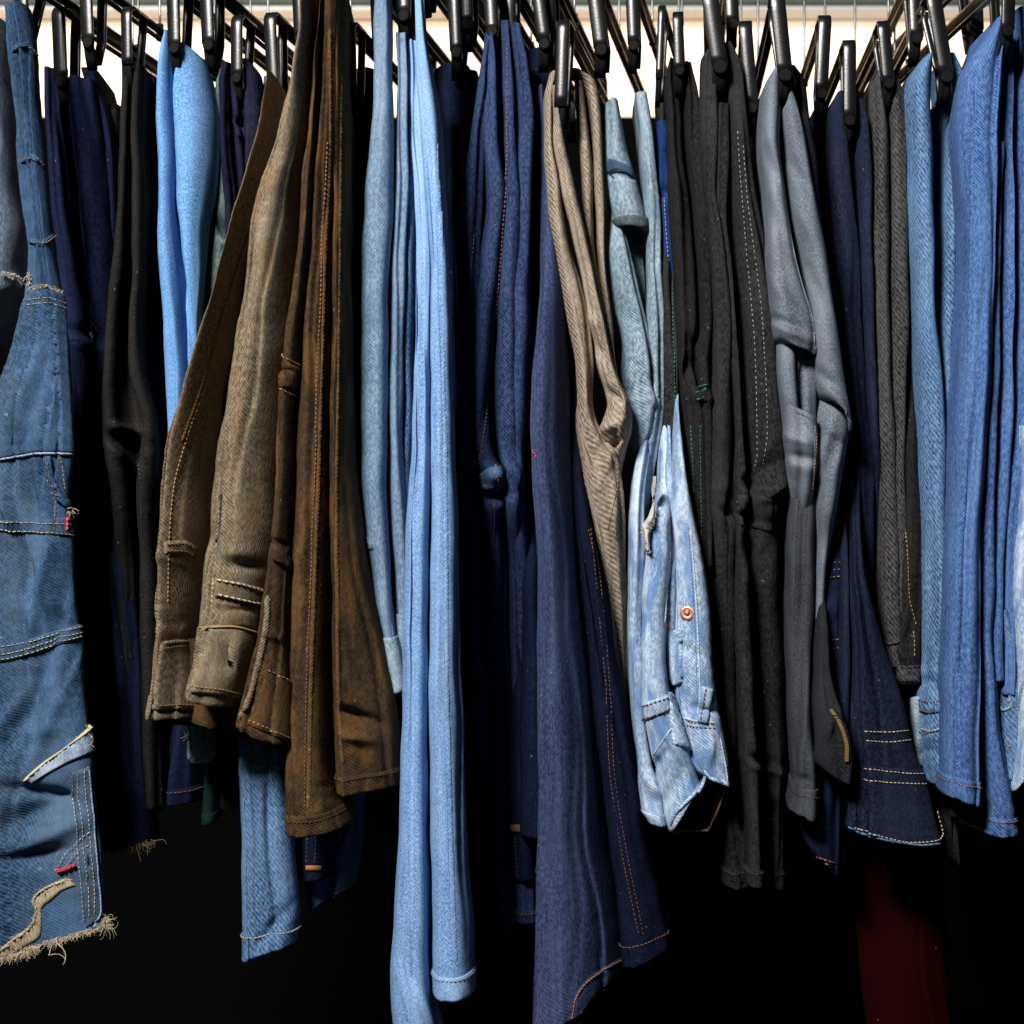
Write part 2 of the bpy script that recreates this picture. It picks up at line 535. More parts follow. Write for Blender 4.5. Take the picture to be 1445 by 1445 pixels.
        # narrow folded-in creases running down the leg
        wmax = float((data[k]['r'] - data[k]['l']).max())
        for _ in range(int(min(4, wmax // 17)) if crease else 0):
            tc = rng.uniform(-0.75, 0.75) + 0.22 * np.sin(vm / rng.uniform(0.12, 0.3) + rng.uniform(0, 6.28)) + 0.05 * np.sin(vm / 0.03 + rng.uniform(0, 6.28))
            ev = np.clip(0.55 + 0.75 * np.sin(vm / rng.uniform(0.10, 0.22) + rng.uniform(0, 6.28)), 0, 1)
            dd = (tt - tc[:, None]) * hwk
            gw = rng.uniform(0.0016, 0.0026)
            gd = rng.uniform(0.0035, 0.0065) * crease
            blk = blk + ev[:, None] * gd * (np.exp(-(dd / gw) ** 2) - 0.45 * np.exp(-((dd - 2.4 * gw) / (1.8 * gw)) ** 2)) * (1 - tt ** 6)
        js = starts[k]
        disp[:, js:js + NAS[k]] += blk
    # pixel position of every vertex, for named creases
    sc = (DIST + P[..., 1]) / FPX
    PX = P[..., 0] / sc + 722.5
    PY = 722.5 - (P[..., 2] - CAMZ) / sc
    dx = np.zeros((nr, nc))
    for dn in dents:
        x0, y0, ln, wd, ang, amp = dn[:6]
        ca, sa = math.cos(math.radians(ang)), math.sin(math.radians(ang))
        uu = (PX - x0) * ca + (PY - y0) * sa
        vv = -(PX - x0) * sa + (PY - y0) * ca
        gss = np.exp(-(uu / ln) ** 2) * np.exp(-(vv / wd) ** 2)
        disp += gss * amp * dk / 1000.0
        if len(dn) > 6:
            dx += gss * dn[6] / 1000.0
    P[..., 1] += disp
    P[..., 0] += disp * 0.35 * rng.choice([-1, 1]) + dx
    # normals of the grid
    gu = np.gradient(P, axis=1)
    gv = np.gradient(P, axis=0)
    Nn = np.cross(gu, gv)
    Nn /= np.maximum(np.linalg.norm(Nn, axis=2, keepdims=True), 1e-9)
    mid = nc // 2
    if Nn[nr // 2, mid, 1] > 0: Nn = -Nn
    pc = Piece()
    pc.P, pc.N, pc.UV, pc.nr, pc.nc, pc.sides = P, Nn, UV, nr, nc, sides
    pc.g, pc.mat = g, mat
    # turned-in rim at the bottom
    rim = [P[-1] - Nn[-1] * 0.0012 + np.array([0, 0, -0.0006]), P[-1] - Nn[-1] * 0.0026, P[-3] - Nn[-3] * 0.0030, P[-8] - Nn[-8] * 0.0032]
    A = np.concatenate([P] + [r[None] for r in rim], axis=0)
    UU = np.concatenate([UV] + [UV[-1:], UV[-1:] , UV[-3:-2], UV[-8:-7]], axis=0)
    R = A.shape[0]
    idx = np.arange(R * nc).reshape(R, nc)
    F = np.stack([idx[:-1, :-1], idx[1:, :-1], idx[1:, 1:], idx[:-1, 1:]], axis=-1).reshape(-1, 4)
    Fl = F.tolist()
    if close and sides:
        Fl += [(int(idx[i, nc - 1]), int(idx[i + 1, nc - 1]), int(idx[i + 1, 0]), int(idx[i, 0])) for i in range(nr - 1)]
    pc.obj = mesh_obj(name, A.reshape(-1, 3), Fl, mat, parent or g, UU.reshape(-1, 2))
    idx2 = np.arange(nr * nc).reshape(nr, nc)
    F2 = np.stack([idx2[:-1, :-1], idx2[1:, :-1], idx2[1:, 1:], idx2[:-1, 1:]], axis=-1).reshape(-1, 4)
    pc.bvh = BVHTree.FromPolygons([Vector(p) for p in P.reshape(-1, 3)], F2.tolist())
    pc.lastY = float(f)
    return pc


CAMP = Vector((0, -DIST, CAMZ))


def hit(pc, px, py):
    d = (W(px, py, 0) - CAMP).normalized()
    loc, nrm, i, dist = pc.bvh.ray_cast(CAMP, d)
    if loc is None:
        loc, nrm, i, dist = pc.bvh.find_nearest(W(px, py, pc.lastY))
    else:
        pc.lastY = loc.y
    if nrm.dot(d) > 0: nrm = -nrm
    return loc, nrm


def resample(pts, n):
    pts = np.asarray(pts, float)
    t = np.concatenate([[0], np.cumsum(np.linalg.norm(np.diff(pts, axis=0), axis=1))])
    q = np.linspace(0, t[-1], n)
    if len(pts) > 2:
        return np.stack([pchip(t, pts[:, i], q) for i in range(pts.shape[1])], axis=1)
    return np.stack([np.interp(q, t, pts[:, i]) for i in range(pts.shape[1])], axis=1)


def polyline_len(pts):
    return float(np.linalg.norm(np.diff(np.asarray(pts, float), axis=0), axis=1).sum())


def dashes(P3, N3, dash=0.0030, gap=0.0014, w=0.0005, lift=0.0005):
    """thread stitches laid along a 3D line"""
    P3 = [Vector(p) for p in P3]
    t = [0.0]
    for a, b in zip(P3[:-1], P3[1:]): t.append(t[-1] + (b - a).length)
    tt = np.array(t)
    arr = np.array([tuple(p) for p in P3])
    na = np.array([tuple(p) for p in N3])
    V, F = [], []
    s = 0.0
    while s + dash < tt[-1]:
        L = dash * random.uniform(0.85, 1.1)
        pts = []
        for q in (s, s + L * 0.5, s + L):
            pts.append((np.array([np.interp(q, tt, arr[:, i]) for i in range(3)]), np.array([np.interp(q, tt, na[:, i]) for i in range(3)])))
        t_ = pts[2][0] - pts[0][0]
        ln = np.linalg.norm(t_)
        if ln > 1e-6 and ln < dash * 3:
            t_ /= ln
            o = len(V)
            for j, (p, nn) in enumerate(pts):
                side = np.cross(t_, nn)
                side /= max(np.linalg.norm(side), 1e-9)
                hh = lift if j != 1 else lift * 2.0
                w_ = w * 0.72
                V += [tuple(p - side * w_), tuple(p + nn * hh - side * w_ * 0.5), tuple(p + nn * hh + side * w_ * 0.5), tuple(p + side * w_)]
            for j in (0, 4):
                for a in range(3):
                    F.append((o + j + a, o + j + a + 1, o + j + a + 5, o + j + a + 4))
            F += [(o, o + 1, o + 2, o + 3), (o + 11, o + 10, o + 9, o + 8)]
        s += dash + gap * random.uniform(0.7, 1.3)
    return V, F


def stitch(pc, lines, mat, dash=0.0030, gap=0.0016, w=0.00055, lift=0.0006, parent=None, off=0.0004):
    parts = []
    for ln in lines:
        n = max(4, int(polyline_len(ln) / 2.5))
        P3, N3 = [], []
        for x, y in resample(ln, n):
            l, nn = hit(pc, x, y)
            P3.append(l + nn * off)
            N3.append(nn)
        parts.append(dashes(P3, N3, dash, gap, w, lift))
    V, F = join_vf(parts)
    if not F: return None
    return tag(mesh_obj('stitching', V, F, mat, parent or pc.obj), kind='stuff')


def ridge(pc, line, mat, w=0.0022, h=0.0016, name='seam', parent=None, wob=0.0):
    """a raised seam or bound edge along a line on the cloth"""
    n = max(6, int(polyline_len(line) / 3.0))
    C, NN = [], []
    for x, y in resample(line, n):
        l, nn = hit(pc, x, y)
        C.append(l)
        NN.append(nn)
    V, F, UVs = [], [], []
    K = 7
    s = 0
    for i in range(n):
        t = (C[min(i + 1, n - 1)] - C[max(i - 1, 0)]).normalized()
        side = t.cross(NN[i]).normalized()
        if i: s += (C[i] - C[i - 1]).length
        tp = min(1.0, 0.4 + min(i, n - 1 - i) * 0.3)
        hh = h * (1 + wob * 0.22 * math.sin(s * 1300 + 2 * math.sin(s * 90)) + wob * random.uniform(-0.3, 0.3))
        for k in range(K):
            a = math.pi * k / (K - 1)
            V.append(C[i] + side * (-math.cos(a) * w * tp) + NN[i] * (math.sin(a) * hh * tp - 0.0006))
            UVs.append((k * w / 3, s))
    for i in range(n - 1):
        for k in range(K - 1):
            F.append((i * K + k, i * K + k + 1, (i + 1) * K + k + 1, (i + 1) * K + k))
    return mesh_obj(name, V, F, mat, parent or pc.obj, UVs)


def band(pc, top, bot, mat, name='pocket', th=0.0016, parent=None, puff=0.0):
    """a second layer of cloth sewn on between two lines"""
    lu = max(polyline_len(top), polyline_len(bot))
    n = max(5, int(lu / 3.0))
    T, B = resample(top, 200), resample(bot, 200)
    gap = float(np.linalg.norm(T - B, axis=1).max())
    m = max(4, int(gap / 3.5))

    def knots(k, ln):
        e = min(0.12, 1.0 / max(ln, 4.0))
        return np.concatenate([[0.0, e], np.linspace(e, 1 - e, k)[1:-1], [1 - e, 1.0]])
    qu, qv = knots(n, lu), knots(m, gap)
    n, m = len(qu), len(qv)
    V, UVs = [], []
    ou, ov = random.uniform(0, 5), random.uniform(0, 5)
    for i, u in enumerate(qu):
        a = np.array([np.interp(u * 199, np.arange(200), T[:, c]) for c in (0, 1)])
        b = np.array([np.interp(u * 199, np.arange(200), B[:, c]) for c in (0, 1)])
        for j, q in enumerate(qv):
            x, y = a * (1 - q) + b * q
            l, nn = hit(pc, x, y)
            e = min(i, n - 1 - i, j, m - 1 - j)
            hgt = -0.0010 if e == 0 else th * (0.85 if e == 1 else 1.0) * (1 + puff * math.sin(math.pi * q) * math.sin(math.pi * u))
            V.append(l + nn * hgt)
            UVs.append((ou + MM(x), ov + MM(y)))
    F = [(i * m + j, i * m + j + 1, (i + 1) * m + j + 1, (i + 1) * m + j) for i in range(n - 1) for j in range(m - 1)]
    return mesh_obj(name, V, F, mat, parent or pc.obj, UVs)


def hem(pc, hpx, mat=None, name='hem', th=0.0013, st=None, stpos=0.75, dash=0.0030):
    """turned-up bottom edge all round the leg, with its stitch line"""
    mat = mat or pc.mat
    rows = max(4, int(round(hpx / max(1e-6, MM(1)) * MM(1) / (np.linalg.norm(pc.P[-1] - pc.P[-2], axis=1).mean() / MM(1)))))
    rows = min(rows, pc.nr - 2)
    a = pc.nr - rows
    G = pc.P[a:].copy()
    Nn = pc.N[a:]
    off = np.full(G.shape[0], th)
    G = G + Nn * off[:, None, None]
    topr = pc.P[a:a + 1] - Nn[:1] * 0.0008
    bot = [pc.P[-1:] + Nn[-1:] * th * 0.4 + np.array([0, 0, -0.0022]), pc.P[-1:] - Nn[-1:] * 0.0025 + np.array([0, 0, -0.0012]), pc.P[-4:-3] - Nn[-4:-3] * 0.004]
    G = np.concatenate([topr, G] + bot, axis=0)
    UV = np.concatenate([pc.UV[a:a + 1], pc.UV[a:], pc.UV[-1:], pc.UV[-1:], pc.UV[-4:-3]], axis=0) + np.array([0.37, 0.21])
    R, nc = G.shape[0], pc.nc
    idx = np.arange(R * nc).reshape(R, nc)
    F = np.stack([idx[:-1, :-1], idx[1:, :-1], idx[1:, 1:], idx[:-1, 1:]], axis=-1).reshape(-1, 4).tolist()
    o = mesh_obj(name, G.reshape(-1, 3), F, mat, pc.obj, UV.reshape(-1, 2))
    if st:
        r = int(a + rows * (1 - stpos))
        lo, hi = (5, nc - 5) if pc.sides else (0, nc)
        L3 = pc.P[r, lo:hi] + pc.N[r, lo:hi] * (th + 0.0003)
        # resample finely
        V, F = dashes(L3, pc.N[r, lo:hi], dash, 0.0015, 0.00055, 0.0006)
        if F: tag(mesh_obj('stitching', V, F, st, pc.obj), kind='stuff')
    return o


def rivet(pc, px, py, r=0.0062, mat=None, name='rivet'):
    l, nn = hit(pc, px, py)
    u = nn.cross(Vector((0, 0, 1))).normalized()
    w = nn.cross(u).normalized()
    prof = [(0.0, 0.0044), (0.22, 0.0042), (0.36, 0.0030), (0.42, 0.0018), (0.70, 0.0020), (0.92, 0.0018), (1.0, 0.0010), (1.02, -0.001)]
    K = 28
    V, F = [], []
    for rr, h in prof:
        for k in range(K):
            a = 2 * math.pi * k / K
            V.append(l + u * (math.cos(a) * rr * r) + w * (math.sin(a) * rr * r) + nn * h)
    for i in range(len(prof) - 1):
        for k in range(K):
            F.append((i * K + k, i * K + (k + 1) % K, (i + 1) * K + (k + 1) % K, (i + 1) * K + k))
    return mesh_obj(name, V, F, mat or M['copper'], pc.obj, smooth=False)


def fray(pc, line, n, length, mat, r=0.0004, curl=0.6, down=1.0, name='frayed_thread', spread=0.004):
    parts = []
    ln = resample(line, 200)
    for i in range(n):
        x, y = ln[random.randrange(200)]
        l, nn = hit(pc, x + random.uniform(-2, 2), y + random.uniform(-3, 3))
        p = l + nn * 0.001
        d = Vector((random.uniform(-1, 1), random.uniform(-0.9, 0.3), -down * random.uniform(0.2, 1.2))).normalized()
        L = length * random.uniform(0.3, 1.15)
        pts = [p.copy()]
        ax = Vector((random.uniform(-1, 1), random.uniform(-1, 1), random.uniform(-1, 1))).normalized()
        bend = random.uniform(-curl, curl)
        from mathutils import Quaternion
        for s in range(10):
            d = (Quaternion(ax, bend) @ d + Vector((0, 0, -0.06))).normalized()
            if s % 3 == 2: ax = (ax + Vector((random.uniform(-1, 1), random.uniform(-1, 1), random.uniform(-1, 1))) * 0.7).normalized()
            p = p + d * (L / 10)
            pts.append(p.copy())
        parts.append(tube_vf(pts, r * random.uniform(0.7, 1.5), 4, r * 0.5, cap=False))
    V, F = join_vf(parts)
    return tag(mesh_obj(name, V, F, mat, pc.obj), kind='stuff')


def garment(name, label, cat, px, py, f):
    return empty(name, W(px, py, f * STAG + 0.05), label, cat)


# ------------------------------------------------------------------ setting
ZW = 1.0                                  # distance of the back wall behind the rack front
wz0 = W(0, 160, ZW).z
wz1 = W(0, 13, ZW).z
for nm, args in (('back_wall_lower', (-2.2, 2.2, ZW + 0.02, ZW + 0.12, 0.0, wz0)),
                 ('back_wall_upper', (-2.2, 2.2, ZW + 0.02, ZW + 0.12, wz1 + 0.05, 3.0))):
    tag(box_obj('back_wall', *args, M['darkwall'] if 'lower' in nm else M['greenwall']), kind='structure')
tag(box_obj('floor', -2.2, 2.2, -2.6, ZW + 0.12, -0.1, 0.0, M['floor']), kind='structure')
win = empty('window', (0, ZW + 0.05, wz0), 'wide bright window with a daylit cream blind behind the hangers', 'window')
box_obj('blind', -2.1, 2.1, ZW + 0.06, ZW + 0.07, wz0, wz1, M['pane'], win)
box_obj('top_rail', -2.1, 2.1, ZW + 0.005, ZW + 0.055, wz1, wz1 + 0.008, M['whitepaint'], win, 0.002)
box_obj('top_frame', -2.1, 2.1, ZW + 0.0, ZW + 0.055, wz1 + 0.0085, wz1 + 0.049, M['greenwall'], win, 0.003)

# the rack's rail with its uprights, just above and beside the frame
RAILY, RAILZ = 0.215, CAMZ + 0.685
rack = empty('clothes_rack', (0, RAILY, 0), 'dark steel clothes rack whose rail carries all the hangers', 'rack')
V, F = tube_vf([(-1.25, RAILY, RAILZ), (1.25, RAILY, RAILZ)], 0.0125, 20)
mesh_obj('rail', V, F, M['barmetal'], rack)
for sx in (-1, 1):
    V, F = join_vf([tube_vf([(sx * 1.25, RAILY, 0.03), (sx * 1.25, RAILY, RAILZ + 0.02)], 0.014, 16),
                    tube_vf([(sx * 1.25, RAILY - 0.28, 0.02), (sx * 1.25, RAILY + 0.28, 0.02)], 0.016, 16)])
    mesh_obj('upright', V, F, M['barmetal'], rack)


# ------------------------------------------------------------------ hangers
def ribbon(path, side, w, t, bev=0.0008):
    """flat strip with rounded corners along a path in a vertical plane"""
    V, F = [], []
    n = len(path)
    sec = [(-w / 2 + bev, -t / 2), (w / 2 - bev, -t / 2), (w / 2, -t / 2 + bev), (w / 2, t / 2 - bev), (w / 2 - bev, t / 2),
           (w * 0.06, t / 2), (0, t / 2 - 0.0005), (-w * 0.06, t / 2), (-w / 2 + bev, t / 2), (-w / 2, t / 2 - bev), (-w / 2, -t / 2 + bev)]
    K = len(sec)
    for i, p in enumerate(path):
        tg = (path[min(i + 1, n - 1)] - path[max(i - 1, 0)]).normalized()
        nn = tg.cross(side).normalized()
        for a, b in sec:
            V.append(p + side * a + nn * b)
    for i in range(n - 1):
        for k in range(K):
            F.append((i * K + k, i * K + (k + 1) % K, (i + 1) * K + (k + 1) % K, (i + 1) * K + k))
    F.append(tuple(range(K - 1, -1, -1)))
    F.append(tuple((n - 1) * K + k for k in range(K)))
    return V, F


def hanger(px, ytop, ybot, Y0, label, wpx=22, yaw=0.0, lean=0.0, knob=True, L=0.40, mat='plastic', drop=0.0):
    Y0 = Y0 * STAG
    top = W(px, ytop, Y0)
    bot = W(px + lean, ybot, Y0)
    w = MM(wpx * 0.84, Y0)
    t = 0.0042
    ca, sa = math.cos(math.radians(yaw)), math.sin(math.radians(yaw))
    back = Vector((-sa, ca, -drop))
    side = Vector((ca, sa, 0))
    root = empty('clip_hanger', (bot.x, Y0 + 0.2, bot.z), label, 'hanger', 'black clip hangers on the rail')
    R = 0.011
    # front arm of the clip, bending over into the long bar
    up = (top - bot)
    path = []
    for q in np.linspace(0, 1, 8):
        p = bot + up * q * (1 - R / up.length)
        path.append(p + back * 0.0)
    c = path[-1] + back * R
    for a in np.linspace(15, 90, 7):
        a = math.radians(a)
        path.append(c - back * (R * math.cos(a)) + Vector((0, 0, R * math.sin(a))))
    elbow = path[-1]
    V, F = ribbon(path + [elbow + back * 0.03], side, w, t, 0.0009)
    clip = mesh_obj('front_clip', V, F, M['plastic'], root)
    # jaw pad and hinge knob
    jw = w * 0.62
    pth = [bot + Vector((0, 0.005, 0.012)), bot + Vector((0, 0.004, -0.004)), bot + Vector((0, 0.010, -0.016)), bot + Vector((0, 0.018, -0.026))]
    V, F = ribbon(pth, side, jw * 1.3, 0.006, 0.0015)
    mesh_obj('jaw', V, F, M['jaw'], root)
    if knob:
        kc = bot + Vector((0, -0.0012, -0.002))
        prof = [(0, -0.0020), (0.80, -0.0020), (0.93, -0.0014), (1.0, 0.0), (1.0, 0.004)]
        V, F = [], []
        K = 24
        for rr, h in prof:
            for k in range(K):
                a = 2 * math.pi * k / K
                V.append(kc + side * (math.cos(a) * rr * w * 0.44) + Vector((0, 0, math.sin(a) * rr * w * 0.44)) + Vector((0, h, 0)))
        for i in range(len(prof) - 1):
            for k in range(K):
                F.append((i * K + k, i * K + (k + 1) % K, (i + 1) * K + (k + 1) % K, (i + 1) * K + k))
        mesh_obj('hinge', V, F, M['jaw'], root, smooth=False)
    # rear arm of the front clip
    ra = [elbow + back * 0.028 + Vector((0, 0, -0.003)), elbow + back * 0.026 + Vector((0, 0, -0.02)), bot + back * 0.030 + Vector((0, 0, 0.006)), bot + back * 0.020 + Vector((0, 0, -0.02))]
    V, F = ribbon(ra, side, w * 0.8, 0.0035)
    mesh_obj('rear_arm', V, F, M['plastic'], root)
    # the long bar and the clip at its far end
    b0 = elbow + back * 0.024
    b1 = elbow + back * L
    pth = [b0 + (b1 - b0) * q for q in np.linspace(0, 1, 6)]
    V, F = ribbon(pth, side, w * 0.86, 0.0036)
    V2, F2 = ribbon([p + Vector((0, 0, -0.010)) for p in pth], side, w * 0.5, 0.0030)
    mesh_obj('bar', *join_vf([(V, F), (V2, F2)]), M[mat], root)
    far = [b1 + back * (-0.002), b1 + back * 0.008 + Vector((0, 0, -0.004)), b1 + back * 0.010 + Vector((0, 0, -0.02)), b1 + back * 0.008 + Vector((0, 0, -0.075))]
    V, F = ribbon(far, side, w * 0.9, t)
    mesh_obj('far_clip', V, F, M['plastic'], root)
    # wire hook up to and over the rail
    m = elbow + back * ((RAILY - elbow.y) / ca)
    hk = [m, m + Vector((0, 0, 0.02))]
    zt = RAILZ + 0.0145
    hk.append(Vector((m.x, RAILY, max(m.z + 0.03, RAILZ - 0.05))))
    hk.append(Vector((m.x, RAILY + 0.012, RAILZ - 0.018)))
    for a in np.linspace(-40, 200, 14):
        a = math.radians(a)
        hk.append(Vector((m.x, RAILY + 0.0146 * math.cos(a), RAILZ + 0.0146 * math.sin(a))))
    V, F = tube_vf(hk, 0.0014, 8)
    mesh_obj('hook', V, F, M['steel'], root)
    V, F = tube_vf([m + Vector((0, 0, -0.012)), m + Vector((0, 0, 0.008))], 0.0045, 10)
    mesh_obj('hook_socket', V, F, M['plastic'], root)
    return root


# ------------------------------------------------------------------ garments, from the left of the rack to the right
LB = {}


def work_jeans():
    f = -0.05
    g = garment('work_jeans', 'patched blue work jeans with stitched bands and a torn, frayed cream-edged bottom', 'jeans', 60, 1360, f)
    # the faded leg tucked behind, with a hole
    b = cloth(g, 'back_leg', M['work_faded'], [Fold([(15, -60, 12), (120, -55, 20), (230, -60, 27), (330, -70, 34), (390, -70, 33), (430, -75, 22), (475, -80, -5)], a=0.2)],
              f=f + 0.03, dents=[(12, 395, 22, 9, 20, 7), (5, 415, 30, 8, 30, -5), (10, 300, 40, 14, 60, 3), (0, 200, 40, 10, 70, 3)])
    fray(b, [(2, 385), (25, 392), (30, 402)], 160, 0.007, M['lining'], 0.00026, 1.0)
    stitch(b, [[(0, 105), (8, 112), (14, 118)]], M['st_rust'])
    c = cloth(g, 'front_leg', M['work'], [Fold([(5, 8, 42), (75, 16, 53), (160, 24, 58), (235, 29, 63), (300, 38, 72), (345, 42, 77), (405, 40, 88), (440, 36, 95),
                                               (520, 8, 99), (600, -25, 103), (645, -40, 104), (700, -50, 102), (750, -55, 103), (800, -60, 103), (890, -60, 113),
                                               (960, -60, 120), (1030, -60, 130), (1100, -60, 133), (1200, -60, 143), (1300, -60, 152), (1330, -60, 156)], a=0.0, p=2.8, rd=0.016, bt=(38, -22))],
              f=f, depth=0.03, rough=1.5, dk=2.8,
              dents=[(40, 700, 60, 12, 80, 4), (10, 720, 50, 9, 75, -4), (70, 690, 40, 8, 70, 3), (30, 800, 60, 12, 75, 5), (60, 830, 70, 10, 105, -4), (85, 860, 50, 10, 100, 3),
                     (40, 980, 90, 12, 115, 4), (80, 1000, 80, 10, 115, -4), (20, 1000, 60, 9, 120, -3), (95, 960, 60, 8, 110, 3),
                     (40, 1150, 60, 16, 150, 5), (70, 1180, 60, 12, 155, -4), (30, 1210, 70, 10, 170, 4), (60, 500, 60, 14, 95, 3), (30, 560, 70, 12, 110, -3), (50, 1120, 50, 9, 10, 4)])
    for y0, xa, xb, bow in ((77, 16, 53, 8), (233, 29, 62, 6), (342, 40, 77, -6)):
        band(c, [(xa, y0 - bow * 0.4 - 9), ((xa + xb) / 2, y0 - bow - 10), (xb - 1, y0 + bow - 9)], [(xa, y0 - bow * 0.3), ((xa + xb) / 2, y0 - bow), (xb - 1, y0 + bow)], M['work'], 'seam_band', 0.0022)
        stitch(c, [[(xa + 2, y0 - bow * 0.3 - 4), ((xa + xb) / 2, y0 - bow - 4), (xb - 2, y0 + bow - 4)]], M['st_tan'], off=0.0034)
    kn = band(c, [(39, 410), (60, 408), (90, 416)], [(-40, 655), (20, 644), (60, 638), (104, 640)], M['work'], 'knee_patch', 0.0030, puff=0.5)
    stitch(c, [[(40, 424), (62, 421), (92, 430)], [(39, 431), (62, 428), (93, 437)]], M['st_cream'], off=0.0034)
    ridge(c, [(-35, 655), (20, 645), (60, 640), (103, 641)], M['work_faded'], 0.0016, 0.0044)
    fray(c, [(40, 408), (60, 404), (88, 412)], 120, 0.004, M['st_cream'], 0.00024, 1.0, down=0.3)
    fray(c, [(40, 380), (42, 400)], 18, 0.008, M['st_cream'], 0.0004, 0.7, down=0.4)
    # tool loop with its frayed end
    band(c, [(60, 644), (64, 670), (76, 700), (98, 722)], [(72, 643), (75, 668), (86, 694), (108, 718)], M['work'], 'tool_loop', 0.0040)
    stitch(c, [[(65, 646), (70, 675), (84, 703)], [(83, 645), (87, 670), (89, 690)]], M['st_tan'], off=0.0045)
    fray(c, [(95, 716), (108, 722)], 22, 0.012, M['st_cream'], 0.00045, 0.6)
    band(c, [(-30, 730), (40, 735), (104, 728)], [(-30, 748), (40, 753), (104, 757)], M['work'], 'pocket_hem', 0.0020)
    stitch(c, [[(-20, 733), (40, 738), (102, 740)], [(-20, 746), (40, 750), (102, 755)]], M['st_cream'], off=0.0023)
    stitch(c, [[(93, 729), (92, 752)]], M['st_red'], w=0.0012, lift=0.002, dash=0.0045, gap=0.0003, off=0.0026)
    stitch(c, [[(76, 700), (75, 750)]], M['st_rust'], off=0.0023)
    bd = band(c, [(-40, 918), (20, 908), (70, 892), (113, 880)], [(-40, 940), (15, 932), (70, 915), (116, 900)], M['work'], 'side_band', 0.0026)
    stitch(c, [[(-30, 916), (20, 910), (70, 896), (113, 884)], [(-30, 926), (15, 921), (70, 904), (114, 892)], [(-30, 934), (15, 928), (70, 911), (115, 897)]], M['st_cream'], off=0.0029)
    # torn pocket edge and its panel below
    band(c, [(34, 1100), (60, 1078), (100, 1050), (131, 1020)], [(44, 1104), (66, 1092), (104, 1072), (134, 1060)], M['work_faded'], 'torn_edge', 0.0030)
    ridge(c, [(33, 1102), (58, 1080), (98, 1052), (132, 1022)], M['st_cream'], 0.0014, 0.0048, wob=0.8)
    fray(c, [(110, 1042), (134, 1025), (135, 1062)], 40, 0.006, M['st_cream'], 0.0004, 0.8, down=0.4)
    band(c, [(100, 1090), (126, 1082)], [(122, 1310), (146, 1292)], M['work'], 'side_seam_panel', 0.0024)
    stitch(c, [[(103, 1092), (109, 1180), (115, 1250), (119, 1300)], [(110, 1090), (117, 1180), (123, 1250), (126, 1296)], [(118, 1086), (126, 1180), (132, 1250), (134, 1290)]], M['st_cream'], off=0.0027)
    ridge(c, [(124, 1082), (131, 1160), (137, 1230), (141, 1285), (132, 1308)], M['work_faded'], 0.0013, 0.0040)
    stitch(c, [[(79, 1228), (95, 1205), (112, 1185), (129, 1170)], [(86, 1232), (108, 1205), (128, 1190)]], M['st_cream'], off=0.003)
    stitch(c, [[(80, 1228), (95, 1224), (110, 1217)], [(82, 1230), (96, 1226), (109, 1219)]], M['st_red'], w=0.0014, lift=0.002, dash=0.005, gap=0.0002, off=0.0032)
    # torn bottom: thick cream roll and loose threads
    tear = [(-10, 1350), (20, 1325), (45, 1305), (52, 1285), (48, 1270), (62, 1255), (80, 1246), (98, 1240)]
    band(c, tear, [(x + 7 + (i % 3) * 3, y + 9 + (i * 5) % 7) for i, (x, y) in enumerate(tear)], M['torn'], 'torn_lining', 0.0022)
    ridge(c, tear, M['torn'], 0.0016, 0.0040, wob=1.4, name='frayed_roll')
    fray(c, tear, 320, 0.007, M['st_cream'], 0.00026, 1.1)
    fray(c, [(-5, 1372), (20, 1362), (35, 1345), (55, 1335)], 420, 0.010, M['st_cream'], 0.00028, 1.2, down=0.8)
    fray(c, [(60, 1330), (90, 1325), (110, 1318), (135, 1310), (152, 1300)], 380, 0.008, M['st_cream'], 0.00026, 1.2, down=0.8)
    fray(c, [(146, 1300), (158, 1295), (156, 1310)], 90, 0.016, M['st_cream'], 0.0003, 0.7)
    fray(c, [(-8, 1368), (12, 1362), (30, 1352), (50, 1342)], 420, 0.012, M['st_cream'], 0.0003, 1.0, down=0.6)
    fray(c, [(75, 1325), (92, 1330)], 5, 0.045, M['st_cream'], 0.0005, 1.1)


def ink_jeans():
    f = 0.035
    g = garment('jeans', 'ink navy jeans with a frayed bottom beside the patched work jeans', 'jeans', 130, 1200, f)
    a = cloth(g, 'leg', M['inkblue'], [Fold([(95, 66, 86), (160, 66, 90), (260, 72, 100), (380, 85, 120), (480, 95, 140), (600, 100, 146), (900, 105, 165), (1200, 120, 200)]),
                                   Fold([(110, 100, 140), (200, 108, 152), (300, 120, 160), (420, 130, 168), (520, 135, 172), (700, 150, 190), (900, 160, 200), (1190, 170, 225)], a=-0.2)],
              f=f, dents=[(120, 470, 30, 10, 10, 6), (125, 490, 30, 8, 10, -5), (115, 330, 60, 10, 70, 4)])
    b = cloth(g, 'inner_leg', M['inkblue'], [Fold([(95, 118, 138), (200, 142, 162), (330, 150, 170), (500, 158, 178), (900, 180, 205)])], f=f + 0.02)
    stitch(a, [[(122, 458), (132, 478)], [(132, 455), (141, 474)]], M['st_orange'])
    fray(a, [(150, 1200), (180, 1195), (220, 1188)], 60, 0.020, M['st_tan'], 0.0004, 0.7)


